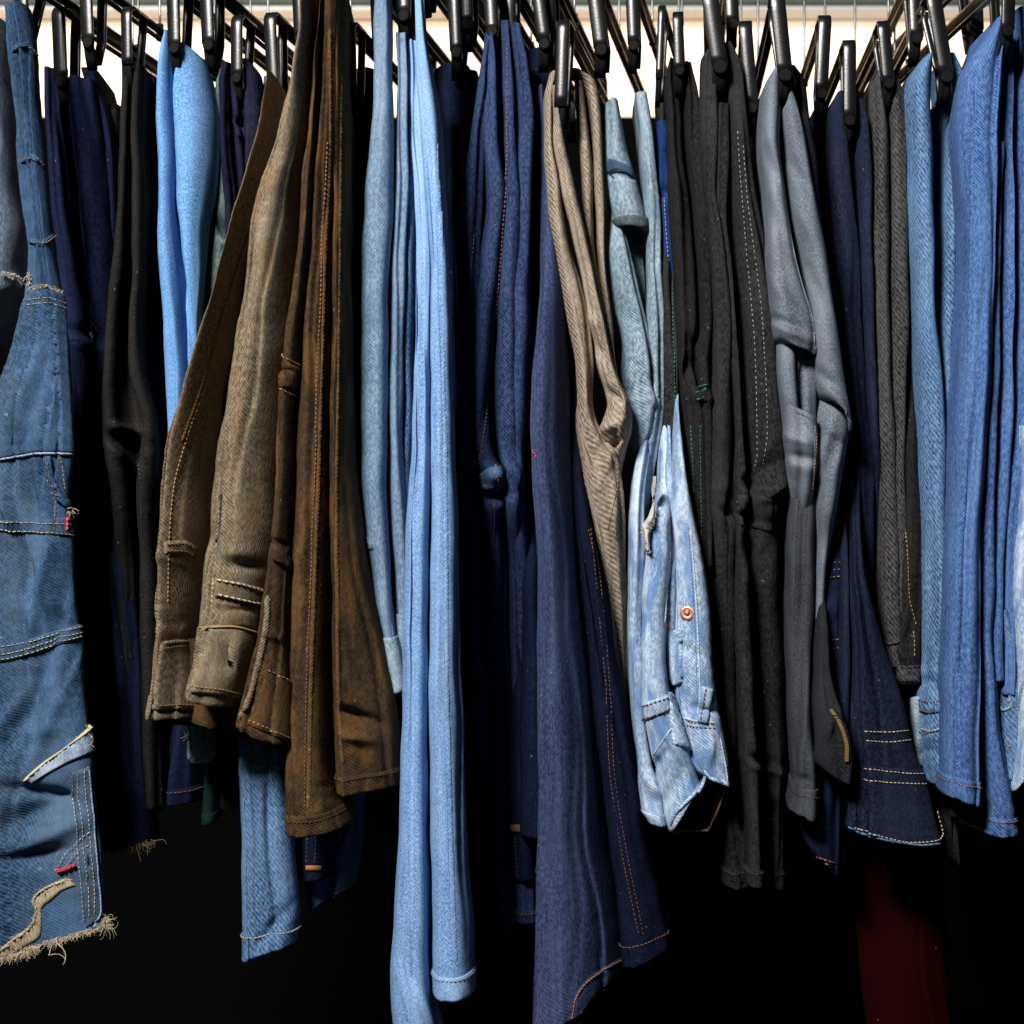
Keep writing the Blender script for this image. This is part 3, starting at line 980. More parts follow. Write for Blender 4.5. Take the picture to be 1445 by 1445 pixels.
def black_trousers():
    f = 0.0
    g = garment('trousers', 'plain black trousers with two brushed folds creased together at the knee', 'trousers', 190, 1150, f)
    a = cloth(g, 'leg', M['black'], [Fold([(90, 172, 186), (200, 171, 184), (300, 166, 181), (370, 160, 177), (450, 150, 169), (530, 147, 167), (600, 147, 172), (640, 150, 178), (700, 160, 188, 15), (800, 165, 192, 45), (1140, 178, 205, 60)]),
                                     Fold([(90, 190, 204), (200, 187, 202), (300, 187, 203), (370, 187, 203), (450, 182, 199), (530, 186, 205), (600, 203, 221), (640, 200, 224), (700, 195, 224, 15), (800, 198, 226, 45), (1140, 205, 230, 60)])],
              f=f, valley=0.022, dents=[(176, 622, 22, 8, 20, 9), (180, 606, 20, 6, 15, -9), (165, 640, 22, 7, 40, -4), (200, 650, 26, 7, 60, 4), (186, 680, 60, 6, 85, 4)])
    stitch(a, [[(193, 640), (200, 690), (201, 760)]], M['st_dark'])
    g2 = garment('jeans', 'dark navy jeans with an orange-stitched side seam, hanging behind the black trousers', 'jeans', 225, 1150, f + 0.07)
    c = cloth(g2, 'leg', M['ink'], [Fold([(110, 196, 225), (300, 198, 228), (500, 200, 236), (700, 205, 245), (900, 195, 250), (1145, 193, 228)]),
                                    Fold([(110, 226, 250), (500, 237, 262), (700, 246, 275), (900, 255, 290), (1130, 232, 288)])], f=f + 0.07)
    hem(c, 26, st=M['st_rust'])
    stitch(c, [[(217, 525), (219, 560), (214, 640)], [(221, 700), (224, 900)]], M['st_orange'])
    band(c, [(207, 518), (234, 528)], [(206, 540), (234, 548)], M['ink'], 'pocket', 0.002)


def sky_jeans():
    f = 0.015
    g = garment('jeans', 'vivid sky blue jeans hanging between the black trousers and the brown work trousers', 'jeans', 250, 640, f)
    a = cloth(g, 'leg', M['sky'], [Fold([(42, 233, 238), (70, 226, 240), (140, 222, 243), (250, 223, 246), (350, 226, 250), (450, 232, 256), (560, 237, 268), (620, 238, 266), (680, 240, 262)]),
                                   Fold([(60, 254, 262), (75, 256, 285), (110, 254, 303), (170, 252, 312), (260, 254, 306), (330, 258, 292), (400, 262, 288), (470, 266, 282), (560, 268, 284), (670, 262, 282)], a=-0.25, p=2.4)],
              f=f, valley=0.02, dents=[(248, 400, 70, 3, 82, 4), (262, 420, 60, 2.5, 84, 3)])
    g2 = garment('trousers', 'teal grey twill trousers squeezed between sky blue jeans and brown work trousers', 'trousers', 300, 1155, f + 0.05)
    b = cloth(g2, 'leg', M['teal'], [Fold([(85, 306, 318), (180, 300, 318), (260, 290, 312), (330, 277, 303), (400, 270, 292), (470, 272, 288), (600, 272, 300)]),
                                     Fold([(120, 318, 340), (330, 305, 330), (420, 292, 330), (600, 300, 330)])], f=f + 0.03,
              dents=[(315, 320, 20, 8, 60, 8), (318, 345, 14, 6, 20, -5)])
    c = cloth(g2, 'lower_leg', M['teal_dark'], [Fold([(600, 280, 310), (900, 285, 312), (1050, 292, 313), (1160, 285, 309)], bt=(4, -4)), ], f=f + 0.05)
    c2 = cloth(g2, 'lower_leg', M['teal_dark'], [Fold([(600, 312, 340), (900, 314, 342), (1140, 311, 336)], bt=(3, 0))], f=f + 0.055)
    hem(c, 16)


def purple_jeans():
    f = 0.01
    g = garment('jeans', 'purple navy jeans with three slim folds, half hidden by the brown work trousers', 'jeans', 345, 900, f)
    cloth(g, 'leg', M['purple'], [Fold([(88, 318, 326), (115, 310, 324), (200, 312, 326), (300, 318, 334), (420, 318, 336), (900, 330, 350)]),
                                  Fold([(108, 324, 330), (130, 326, 342), (180, 330, 344), (240, 335, 350), (320, 338, 352), (900, 350, 366)], ),
                                  Fold([(82, 342, 352), (105, 345, 370), (180, 346, 374), (280, 346, 372), (420, 352, 376), (900, 366, 384)], a=-0.2)],
          f=f, valley=0.015, dents=[(336, 172, 10, 5, 20, 6), (334, 190, 10, 5, 10, -3)])
    g2 = garment('jeans', 'thin sliver of blue jeans under a clip beside the brown work trousers', 'jeans', 380, 700, f + 0.02)
    cloth(g2, 'leg', M['midblue'], [Fold([(105, 372, 384), (190, 374, 390), (300, 374, 398), (700, 380, 410)])], f=f + 0.02)


def brown_trousers():
    f = -0.085
    g = garment('work_trousers', 'stained brown canvas work trousers with the waist opening hanging down in front', 'trousers', 400, 1175, f)
    # outer waist panel on the left
    A = cloth(g, 'back_panel', M['brown'], [Fold([(110, 388, 406), (200, 366, 398), (280, 345, 378), (350, 328, 355), (430, 303, 338), (520, 272, 322), (590, 250, 312), (650, 236, 306), (740, 228, 302), (830, 228, 296), (890, 227, 290), (910, 224, 286), (1006, 212, 300)],
                                                 a=-0.5, p=1.7, rd=0.085, lf=0.25, bt=(-2, 10))],
              f=f + 0.032, depth=0.10, rough=1.2, dents=[(320, 440, 40, 9, 110, 3), (285, 560, 30, 9, 120, 3), (265, 820, 26, 14, 60, 7), (252, 850, 22, 8, 70, -5), (245, 790, 24, 8, 20, -4), (260, 880, 30, 7, 0, 4), (250, 955, 24, 20, 40, 3), (300, 520, 60, 7, 110, -3)])
    B = cloth(g, 'front_panel', M['brown'], [Fold([(-25, 428, 452), (60, 422, 451), (170, 400, 446), (330, 356, 430), (450, 338, 422), (560, 322, 414), (700, 302, 406), (800, 291, 398), (890, 281, 384), (985, 266, 356)],
                                                  a=-0.30, p=1.8, rd=0.075, lf=0.45, bt=(-6, 16))],
              f=f, depth=0.09, rough=1.2, dents=[(345, 780, 30, 9, 5, -4), (350, 800, 30, 7, 5, 6), (300, 770, 24, 7, 80, 3), (335, 920, 26, 12, 100, -4), (315, 930, 20, 12, 90, 4), (360, 690, 40, 12, 80, 3), (340, 600, 60, 10, 95, -2), (372, 940, 40, 7, 100, -3), (340, 860, 30, 5, 0, 4), (350, 420, 60, 14, 100, 2.5)])
    hA, hB = None, None
    band(A, [(226, 908), (255, 906), (282, 908)], [(213, 1003), (250, 1002), (296, 1006)], M['brown'], 'waistband', 0.0028, puff=0.3)
    ridge(A, [(226, 908), (255, 905), (284, 908)], M['brown'], 0.0022, 0.0042)
    stitch(A, [[(227, 914), (255, 911), (282, 914)], [(214, 996), (250, 994), (290, 997)]], M['st_tan'], off=0.0033)
    stitch(A, [[(398, 215), (352, 330), (320, 430), (290, 540), (262, 620), (244, 690), (238, 760), (236, 850)], [(392, 210), (344, 330), (312, 440)]], M['st_tan'], w=0.0007, off=0.0005)
    ridge(A, [(396, 210), (349, 330), (316, 432), (286, 540), (256, 625)], M['brown_seam'], 0.0024, 0.0018, wob=0.8)
    band(A, [(230, 764), (258, 762), (278, 772)], [(232, 782), (258, 780), (276, 790)], M['brown'], 'pocket_edge', 0.0030)
    stitch(A, [[(233, 768), (255, 766), (272, 774)], [(233, 778), (256, 777), (272, 785)]], M['st_tan'], w=0.0009, off=0.0034)
    # front panel: waistband, belt loop, pocket welts
    band(B, [(281, 886), (320, 884), (360, 892)], [(268, 977), (310, 981), (352, 990)], M['brown'], 'waistband', 0.0030, puff=0.5)
    ridge(B, [(280, 886), (320, 883), (364, 893)], M['st_tan'], 0.0014, 0.0052)
    stitch(B, [[(270, 968), (310, 972), (350, 981)]], M['st_tan'], w=0.0009, off=0.0036)
    band(B, [(305, 815), (340, 822), (372, 830)], [(303, 842), (340, 848), (370, 856)], M['brown'], 'pocket_welt', 0.0030)
    stitch(B, [[(307, 838), (340, 846), (368, 852)], [(306, 818), (340, 824), (370, 834)]], M['st_cream'], w=0.0014, lift=0.0012, dash=0.005, gap=0.001, off=0.0034)
    band(B, [(312, 848), (340, 852), (368, 858)], [(308, 884), (340, 884), (364, 890)], M['brown'], 'coin_pocket', 0.0018)
    stitch(B, [[(309, 720), (306, 760), (303, 800), (299, 870)]], M['st_cream'], w=0.0009, off=0.0006)
    ridge(B, [(310, 690), (306, 760), (302, 810), (298, 875)], M['brown'], 0.003, 0.0022, wob=0.6)
    # curled right edge of the waistband with the dark inside
    C = cloth(g, 'placket', M['brown_dark'], [Fold([(-20, 450, 458), (200, 436, 450), (400, 416, 436), (520, 400, 424), (700, 392, 416), (840, 376, 410), (900, 368, 412), (980, 350, 414), (1030, 340, 414)], a=-0.5, p=2.2, rd=0.03, bt=(-10, 24))],
              f=f + 0.012, depth=0.05, rough=1.1, dents=[(395, 520, 20, 5, 10, 4), (398, 770, 20, 6, 20, 5), (395, 900, 24, 6, 20, -4)])
    ridge(C, [(378, 840), (376, 880), (366, 930), (352, 985), (338, 1015)], M['brown'], 0.0034, 0.003, wob=0.4)
    for y in (498, 545):
        stitch(C, [[(388, y), (404, y + 8), (424, y + 18)]], M['st_tan'], w=0.0008, off=0.0008)
    band(C, [(388, 502), (424, 520)], [(386, 544), (422, 552)], M['brown_dark'], 'pocket_flap', 0.0025)
    band(C, [(384, 765), (410, 790)], [(384, 790), (410, 806)], M['brown_dark'], 'belt_loop', 0.004)
    band(C, [(378, 945), (412, 962)], [(348, 1022), (412, 1050)], M['brown_dark'], 'waistband', 0.0025)
    stitch(C, [[(377, 945), (412, 963)], [(350, 1015), (412, 1044)]], M['st_tan'], w=0.0009, off=0.003)
    # legs
    D = cloth(g, 'leg', M['brown_dark'], [Fold([(-25, 456, 478), (200, 450, 478), (330, 440, 474), (480, 428, 470), (700, 419, 471), (900, 412, 468), (1040, 409, 472), (1120, 410, 480), (1178, 412, 500)], a=-0.15, p=2.4, bt=(2, -14))],
              f=f + 0.022, depth=0.12, dents=[(465, 1110, 14, 5, 0, 6), (455, 1140, 30, 8, 150, -3), (440, 700, 200, 7, 92, 2)])
    hem(D, 30, st=M['st_dark'])
    ridge(D, [(466, 40), (466, 200), (459, 360), (455, 500), (449, 700), (443, 850), (438, 1000), (436, 1100), (434, 1145)], M['brown_seam'], 0.0024, 0.0018, wob=1.0)
    stitch(D, [[(461, 200), (454, 360), (449, 500), (443, 700), (437, 850), (432, 1000), (430, 1140)]], M['st_rust'], w=0.0008, off=0.0006)
    E = cloth(g, 'leg', M['brown_dark'], [Fold([(-25, 478, 491), (60, 478, 493), (300, 476, 496), (480, 474, 498), (640, 472, 503), (780, 472, 518), (900, 473, 540), (1000, 475, 560), (1060, 478, 566), (1118, 482, 566)], a=-0.55, p=2.1, rd=0.050, bt=(2, -8))],
              f=f + 0.03, depth=0.12, dents=[(505, 1010, 34, 7, 20, 7), (500, 1040, 30, 8, 10, -5), (495, 600, 40, 8, 80, 3), (520, 960, 40, 9, 60, 3)])
    hem(E, 28, st=M['st_dark'])
    ridge(E, [(482, 100), (480, 300), (478, 500), (475, 700), (475, 850), (477, 1000), (483, 1080)], M['brown_seam'], 0.0024, 0.0018, wob=1.0)
    # dark inside of the opening
    I = cloth(g, 'inner_waist', M['brown_dark'], [Fold([(900, 226, 420), (960, 222, 418), (1000, 220, 416), (1040, 260, 416)], p=3, rd=0.02, bt=(-34, 26))], f=f + 0.06, depth=0.05)


def lower_left_jeans():
    f = 0.0
    g = garment('jeans', 'mid blue leg with a pale stitched hem hanging out below the brown work trousers', 'jeans', 380, 1365, f)
    a = cloth(g, 'leg', M['midblue'], [Fold([(700, 350, 412), (1000, 342, 408), (1100, 341, 410), (1200, 343, 416), (1290, 345, 424), (1366, 346, 418)], a=-0.35, p=2.3, rd=0.03, bt=(-8, -34))], f=f,
              dents=[(385, 1310, 40, 8, 130, 3), (370, 1090, 40, 8, 0, 3), (390, 1200, 90, 10, 85, 3)])
    hem(a, 26, st=M['st_cream'], stpos=0.95)
    stitch(a, [[(352, 1077), (375, 1080), (398, 1078)]], M['st_blue'], w=0.001, dash=0.002)
    g2 = garment('jeans', 'shadowed dark jeans with a small orange tab below the brown work trousers', 'jeans', 455, 1290, f + 0.05)
    b = cloth(g2, 'leg', M['ink'], [Fold([(900, 425, 500), (1150, 420, 505), (1225, 422, 480), (1240, 424, 475)], a=-0.3)], f=f + 0.035)
    c = cloth(g2, 'back_leg', M['work'], [Fold([(900, 430, 540), (1200, 428, 510), (1292, 440, 496)], a=-0.4, rd=0.03, bt=(0, -40))], f=f + 0.06)
    band(b, [(431, 1221), (454, 1221)], [(431, 1228), (454, 1229)], M['st_orange'], 'label_tab', 0.002)
    stitch(b, [[(434, 1175), (432, 1220)], [(446, 1178), (444, 1218)]], M['st_rust'])
    g3 = garment('jeans', 'short pale blue waist end with rust stitching peeking under the brown waistband', 'jeans', 282, 1075, f + 0.03)
    d = cloth(g3, 'waistband', M['washblue'], [Fold([(950, 266, 300), (1072, 265, 301)], a=-0.3, bt=(0, 4))], f=f + 0.02, depth=0.08)
    stitch(d, [[(267, 1044), (282, 1045), (296, 1043)]], M['st_rust'], w=0.0009)
    fray(d, [(264, 1033), (268, 1040)], 12, 0.014, M['st_cream'], 0.0004)


def grey_blue_jeans():
    f = -0.02
    g = garment('jeans', 'grey blue jeans with pale turned-up cuffs beside the longest light blue jeans', 'jeans', 560, 975, f)
    a = cloth(g, 'leg', M['greyblue'], [Fold([(-25, 529, 552), (60, 527, 553), (150, 527, 556), (260, 516, 556), (380, 510, 551), (520, 509, 548), (640, 510, 547), (740, 513, 549), (820, 523, 552), (890, 536, 556), (930, 543, 565), (976, 551, 571)], a=0.25, p=2.5, bt=(3, -6))],
              f=f, depth=0.14, dents=[(524, 480, 160, 3, 90, 3), (527, 780, 60, 4, 85, 2)])
    hem(a, 78, M['washblue'], 'cuff', 0.0026)
    band(a, [(517, 756), (525, 756)], [(520, 776), (527, 776)], M['washblue'], 'patch', 0.0022)
    b = cloth(g, 'leg', M['greyblue'], [Fold([(45, 558, 574), (150, 560, 575), (300, 556, 576), (420, 551, 571), (560, 549, 567), (650, 550, 571), (740, 552, 576), (860, 558, 580), (935, 563, 585)], a=0.1)],
              f=f + 0.014, depth=0.12)
    hem(b, 74, M['washblue'], 'cuff', 0.0026)
    cloth(g, 'inner_leg', M['midblue'], [Fold([(60, 570, 584), (200, 572, 590), (380, 570, 588), (560, 568, 582), (700, 568, 580), (850, 572, 584)])], f=f + 0.03, depth=0.1)


def light_jeans():
    f = -0.075
    g = garment('jeans', 'longest light blue jeans with two smooth bright legs hanging past the others', 'jeans', 610, 1440, f)
    a = cloth(g, 'leg', M['light'], [Fold([(55, 579, 589), (150, 580, 594), (260, 583, 602), (360, 588, 607), (470, 587, 607), (600, 581, 608), (740, 574, 608), (900, 569, 605), (1050, 566, 605), (1200, 562, 607), (1300, 557, 609), (1390, 550, 612), (1470, 556, 630)], a=0.1, p=2.3, bt=(0, 10))],
              f=f + 0.006, depth=0.12, rough=0.8, dents=[(585, 1390, 50, 8, 70, 4), (575, 1330, 60, 6, 85, 2.5), (600, 1420, 40, 6, 60, -3)])
    b = cloth(g, 'leg', M['light'], [Fold([(-25, 583, 597), (50, 587, 602), (120, 590, 616), (200, 594, 627), (300, 602, 631), (380, 607, 634), (500, 608, 638), (640, 609, 643), (760, 608, 647), (900, 607, 650), (1000, 606, 653), (1120, 607, 657), (1220, 609, 662), (1320, 612, 668), (1408, 613, 671)], a=-0.05, p=2.6, bt=(-2, -8))],
              f=f, depth=0.14, rough=0.8)
    hem(b, 34, M['light'], st=M['st_white'], stpos=0.85)
    ridge(b, [(618, 200), (622, 400), (628, 640), (630, 900), (634, 1120), (642, 1360)], M['light'], 0.0030, 0.0013, wob=0.9, name='side_seam')
    stitch(b, [[(614, 200), (618, 400), (624, 640), (626, 900), (630, 1120), (638, 1360)]], M['st_blue'], w=0.0005, lift=0.0003)
    ridge(a, [(594, 420), (592, 600), (588, 800), (584, 1000), (582, 1200), (580, 1380)], M['light'], 0.0028, 0.0012, wob=0.9, name='side_seam')
    ridge(a, [(556, 1350), (562, 1385), (570, 1415), (575, 1442)], M['light'], 0.002, 0.0018)


def indigo_jeans():
    f = -0.01
    g = garment('jeans', 'dark indigo jeans gathered into a knot-like knee crease with two tan stitch lines', 'jeans', 700, 1310, f)
    a = cloth(g, 'leg', M['indigo'], [Fold([(55, 683, 693), (110, 675, 694), (200, 662, 686), (300, 650, 682), (420, 648, 676), (560, 645, 668), (650, 646, 676), (720, 648, 680, 20), (850, 650, 690, 75), (1310, 660, 700, 90)]),
                                      Fold([(45, 684, 699), (110, 679, 703), (200, 682, 708), (280, 684, 718), (360, 674, 710), (470, 662, 698), (560, 660, 692), (620, 664, 694), (690, 674, 712), (760, 680, 714, 40), (900, 684, 716, 75), (1310, 690, 726, 90)], a=0.1),
                                      Fold([(28, 707, 716), (110, 709, 724), (200, 714, 730), (330, 708, 740), (430, 700, 738), (560, 700, 742), (620, 702, 736), (690, 712, 735), (800, 716, 742, 60), (1300, 728, 756, 90)], a=-0.1),
                                      Fold([(32, 720, 734), (90, 726, 746), (200, 730, 752), (330, 732, 750), (430, 720, 748), (560, 718, 744), (680, 722, 742, 10), (850, 730, 750, 70), (1240, 735, 760, 90)])],
              f=f, valley=0.02, dents=[(672, 672, 20, 10, 35, 9), (664, 655, 18, 9, 40, -8), (700, 668, 22, 10, -10, -9), (700, 700, 26, 8, -15, 9), (722, 640, 30, 8, 70, 6), (730, 670, 20, 7, 80, -6), (690, 560, 60, 6, 100, 3), (655, 600, 50, 8, 100, 4)])
    band(a, [(678, 668), (690, 662), (706, 660)], [(682, 692), (694, 690), (712, 686)], M['work'], 'knee_seam', 0.0040)
    stitch(a, [[(684, 666), (689, 690)], [(699, 661), (704, 687)]], M['st_tan'], w=0.0009, off=0.004)
    stitch(a, [[(686, 700), (684, 800), (690, 900), (698, 1000), (703, 1060)], [(698, 700), (697, 800), (702, 900), (709, 1000), (714, 1060)]], M['st_rust'], w=0.0005, off=0.0005)
    hem(a, 22, st=M['st_rust'])
    stitch(a, [[(716, 60), (716, 200), (708, 330), (696, 480), (684, 600), (675, 660)], [(668, 330), (660, 450), (648, 560)]], M['st_rust'], w=0.0006)
    b = cloth(g, 'back_pocket_panel', M['ink'], [Fold([(900, 716, 752), (1060, 718, 754), (1240, 722, 758)], a=-0.2)], f=f + 0.06, depth=0.08)
    band(b, [(720, 1163), (742, 1163)], [(720, 1174), (742, 1175)], M['st_rust'], 'label_tab', 0.002)
    stitch(b, [[(727, 1180), (731, 1245)]], M['st_dark'])


def navy_flares():
    f = -0.045
    g = garment('flared_jeans', 'flared navy jeans with a worn bright front crease and a curved orange-stitched hem', 'jeans', 820, 1440, f)
    b = cloth(g, 'back_leg', M['navy_deep'], [Fold([(380, 802, 810, 70), (560, 800, 818, 45), (700, 806, 828, 8), (800, 815, 846), (900, 826, 866), (1000, 836, 884), (1080, 846, 896), (1180, 858, 912), (1260, 868, 929), (1330, 876, 941), (1352, 880, 944)], a=-0.35, p=2.2, rd=0.026, bt=(14, -10))],
              f=f + 0.035, depth=0.12, rough=0.8)
    hem(b, 30, st=M['st_rust'], stpos=0.95)
    stitch(b, [[(838, 745), (851, 860), (860, 960), (866, 1080), (884, 1200), (900, 1280), (908, 1322)], [(833, 745), (845, 860), (854, 960), (860, 1080), (877, 1200), (893, 1280), (902, 1322)]], M['st_rust'], w=0.0005, lift=0.0003)
    ridge(b, [(835, 745), (848, 860), (857, 960), (863, 1080), (881, 1200), (897, 1280), (905, 1322)], M['navy_deep'], 0.004, 0.0012)
    rows = [(130, 758, 772, 70), (250, 762, 786, 65), (360, 763, 806, 50), (480, 755, 806, 25), (600, 748, 808, 5), (680, 752, 812), (760, 757, 818), (840, 758, 826), (920, 757, 837), (1000, 758, 844), (1080, 760, 851), (1200, 757, 863), (1300, 755, 875), (1340, 754, 880), (1445, 752, 884), (1475, 750, 884)]
    a = cloth(g, 'front_leg', M['navy'], [Fold(rows, a=-0.42, p=1.55, rd=0.10, lf=0.22, bt=(10, -92))], f=f, depth=0.14, rough=0.7,
              dents=[(780, 1420, 60, 7, 88, 2.5), (800, 900, 300, 10, 86, 1.0)])
    band(a, [(881, 1348), (860, 1360), (838, 1374), (820, 1390), (810, 1408), (805, 1440)], [(882, 1378), (862, 1388), (846, 1400), (833, 1414), (826, 1430), (824, 1452)], M['navy'], 'hem', 0.0018)
    stitch(a, [[(880, 1352), (860, 1362), (838, 1376), (820, 1392), (811, 1410), (806, 1440)]], M['st_orange'], w=0.0008, gap=0.0008, off=0.0020)
    stitch(a, [[(752, 636), (757, 645), (754, 648)]], M['st_red'], w=0.001, dash=0.002)


def tan_trousers():
    f = -0.01
    g = garment('trousers', 'tan twill trousers looped over a clip with a twisted hollow knee', 'trousers', 860, 1060, f)
    a = cloth(g, 'leg', M['tan'], [Fold([(103, 774, 786), (140, 767, 780), (200, 767, 782), (260, 772, 792), (330, 779, 801), (400, 791, 818), (470, 805, 834), (520, 812, 838), (560, 814, 836), (590, 815, 841), (620, 817, 856), (660, 822, 874), (720, 832, 880, 6), (800, 846, 884, 30), (900, 856, 888, 55), (1000, 866, 890, 65), (1065, 876, 890, 75)], p=2.2, rd=0.026)],
              f=f, depth=0.08, dents=[(824, 600, 30, 7, 70, 4), (838, 640, 40, 9, 62, 6), (858, 650, 40, 7, 105, -4), (846, 720, 50, 7, 75, 6), (866, 730, 60, 6, 95, -3), (858, 810, 90, 4, 88, 4), (872, 900, 160, 4, 86, 5), (880, 800, 200, 3, 88, 4), (866, 960, 160, 3, 84, 3)])
    b = cloth(g, 'inner_leg', M['tan'], [Fold([(120, 780, 786), (180, 780, 794), (260, 792, 812), (330, 806, 826), (400, 822, 842), (460, 834, 855), (510, 842, 866), (545, 852, 880), (570, 858, 891), (592, 852, 892), (615, 844, 887, 4), (645, 844, 880, 22), (690, 850, 874, 50)], p=2.1)],
              f=f - 0.004, depth=0.07, dents=[(838, 455, 16, 7, 60, -4), (846, 495, 18, 6, 60, 4), (868, 560, 18, 5, 50, 5), (862, 602, 22, 6, -22, -5), (872, 622, 24, 5, -30, 5), (882, 578, 8, 16, 10, -4)])
    c = cloth(g, 'back_leg', M['tan'], [Fold([(115, 812, 824), (180, 816, 830), (260, 820, 836), (340, 824, 838), (420, 836, 852), (520, 852, 866)]),
                                        Fold([(98, 800, 822), (112, 820, 840), (150, 832, 846), (220, 838, 850), (300, 842, 853), (380, 843, 856), (460, 848, 864), (530, 860, 872), (570, 868, 884)])],
              f=f + 0.022, valley=0.014, depth=0.08)
    stitch(a, [[(866, 640), (872, 670), (868, 700), (858, 750)]], M['st_tan'])


def wash_jeans():
    f = 0.02
    g = garment('jeans', 'washed grey blue jeans with a rolled dark cuff draped between tan and black trousers', 'jeans', 900, 900, f)
    a = cloth(g, 'rolled_leg', M['washblue'], [Fold([(140, 856, 872), (200, 855, 882), (240, 856, 895), (280, 860, 905), (305, 866, 911), (318, 872, 912)], a=-0.1, rd=0.022, bt=(-4, 4))], f=f - 0.006, depth=0.06,
              dents=[(885, 250, 26, 4, 12, 3)])
    hem(a, 16, M['teal'], 'rolled_cuff', 0.004)
    ridge(a, [(856, 247), (872, 240), (890, 246), (900, 254)], M['work'], 0.0022, 0.0018)
    band(a, [(855, 222), (870, 226), (890, 236)], [(856, 246), (872, 240), (898, 254)], M['work'], 'dark_band', 0.0016)
    b = cloth(g, 'leg', M['washblue'], [Fold([(130, 896, 912), (200, 902, 922), (300, 908, 932), (400, 914, 934), (480, 912, 936), (560, 910, 936), (640, 902, 928), (740, 890, 912), (850, 888, 910), (960, 890, 910), (1060, 894, 916), (1100, 898, 922)], p=2.2)], f=f, depth=0.12)
    c = cloth(g, 'drape', M['washblue'], [Fold([(200, 858, 866, 45), (300, 856, 874, 20), (350, 856, 886), (400, 862, 900), (440, 872, 910), (490, 878, 918), (540, 872, 926), (575, 868, 932), (600, 876, 926), (640, 890, 916)], a=0.15, p=2.1, rd=0.026, bt=(0, -30))], f=f - 0.004, depth=0.08,
              dents=[(880, 440, 24, 10, 60, 6), (900, 500, 40, 12, 75, -4), (885, 560, 24, 12, 130, 6), (925, 565, 14, 8, 60, -4)])
    d = cloth(g, 'back_leg', M['teal'], [Fold([(250, 858, 884), (330, 866, 900), (400, 880, 905), (600, 886, 905)]), Fold([(310, 888, 904), (400, 896, 912), (600, 900, 915)])], f=f + 0.03)
    g2 = garment('jeans', 'cobalt blue jeans showing as a narrow strip beside the black clip', 'jeans', 935, 800, f + 0.03)
    e = cloth(g2, 'leg', M['cobalt'], [Fold([(170, 926, 942), (230, 927, 944), (300, 930, 948), (400, 936, 956), (460, 940, 958), (800, 950, 968)], a=-0.2)], f=f + 0.006, depth=0.12, dents=[(936, 270, 14, 8, 30, 5)])
    stitch(e, [[(937, 280), (940, 330), (946, 400)]], M['st_white'])
    g3 = garment('jeans', 'slim slate twill jeans leg hanging between ice-washed and black pairs', 'jeans', 950, 760, f + 0.02)
    h = cloth(g3, 'leg', M['charcoal'], [Fold([(120, 928, 940, 30), (300, 928, 942, 20), (420, 932, 948), (560, 934, 952), (700, 932, 950), (760, 930, 950)]), Fold([(120, 944, 952, 30), (330, 944, 954, 20), (450, 946, 958), (600, 948, 962), (760, 950, 968)])], f=f + 0.002, valley=0.01)
    stitch(h, [[(949, 400), (951, 500), (952, 580)]], M['st_green'])
    fray(h, [(936, 540), (940, 548)], 3, 0.030, M['st_dark'], 0.0004, 0.3)


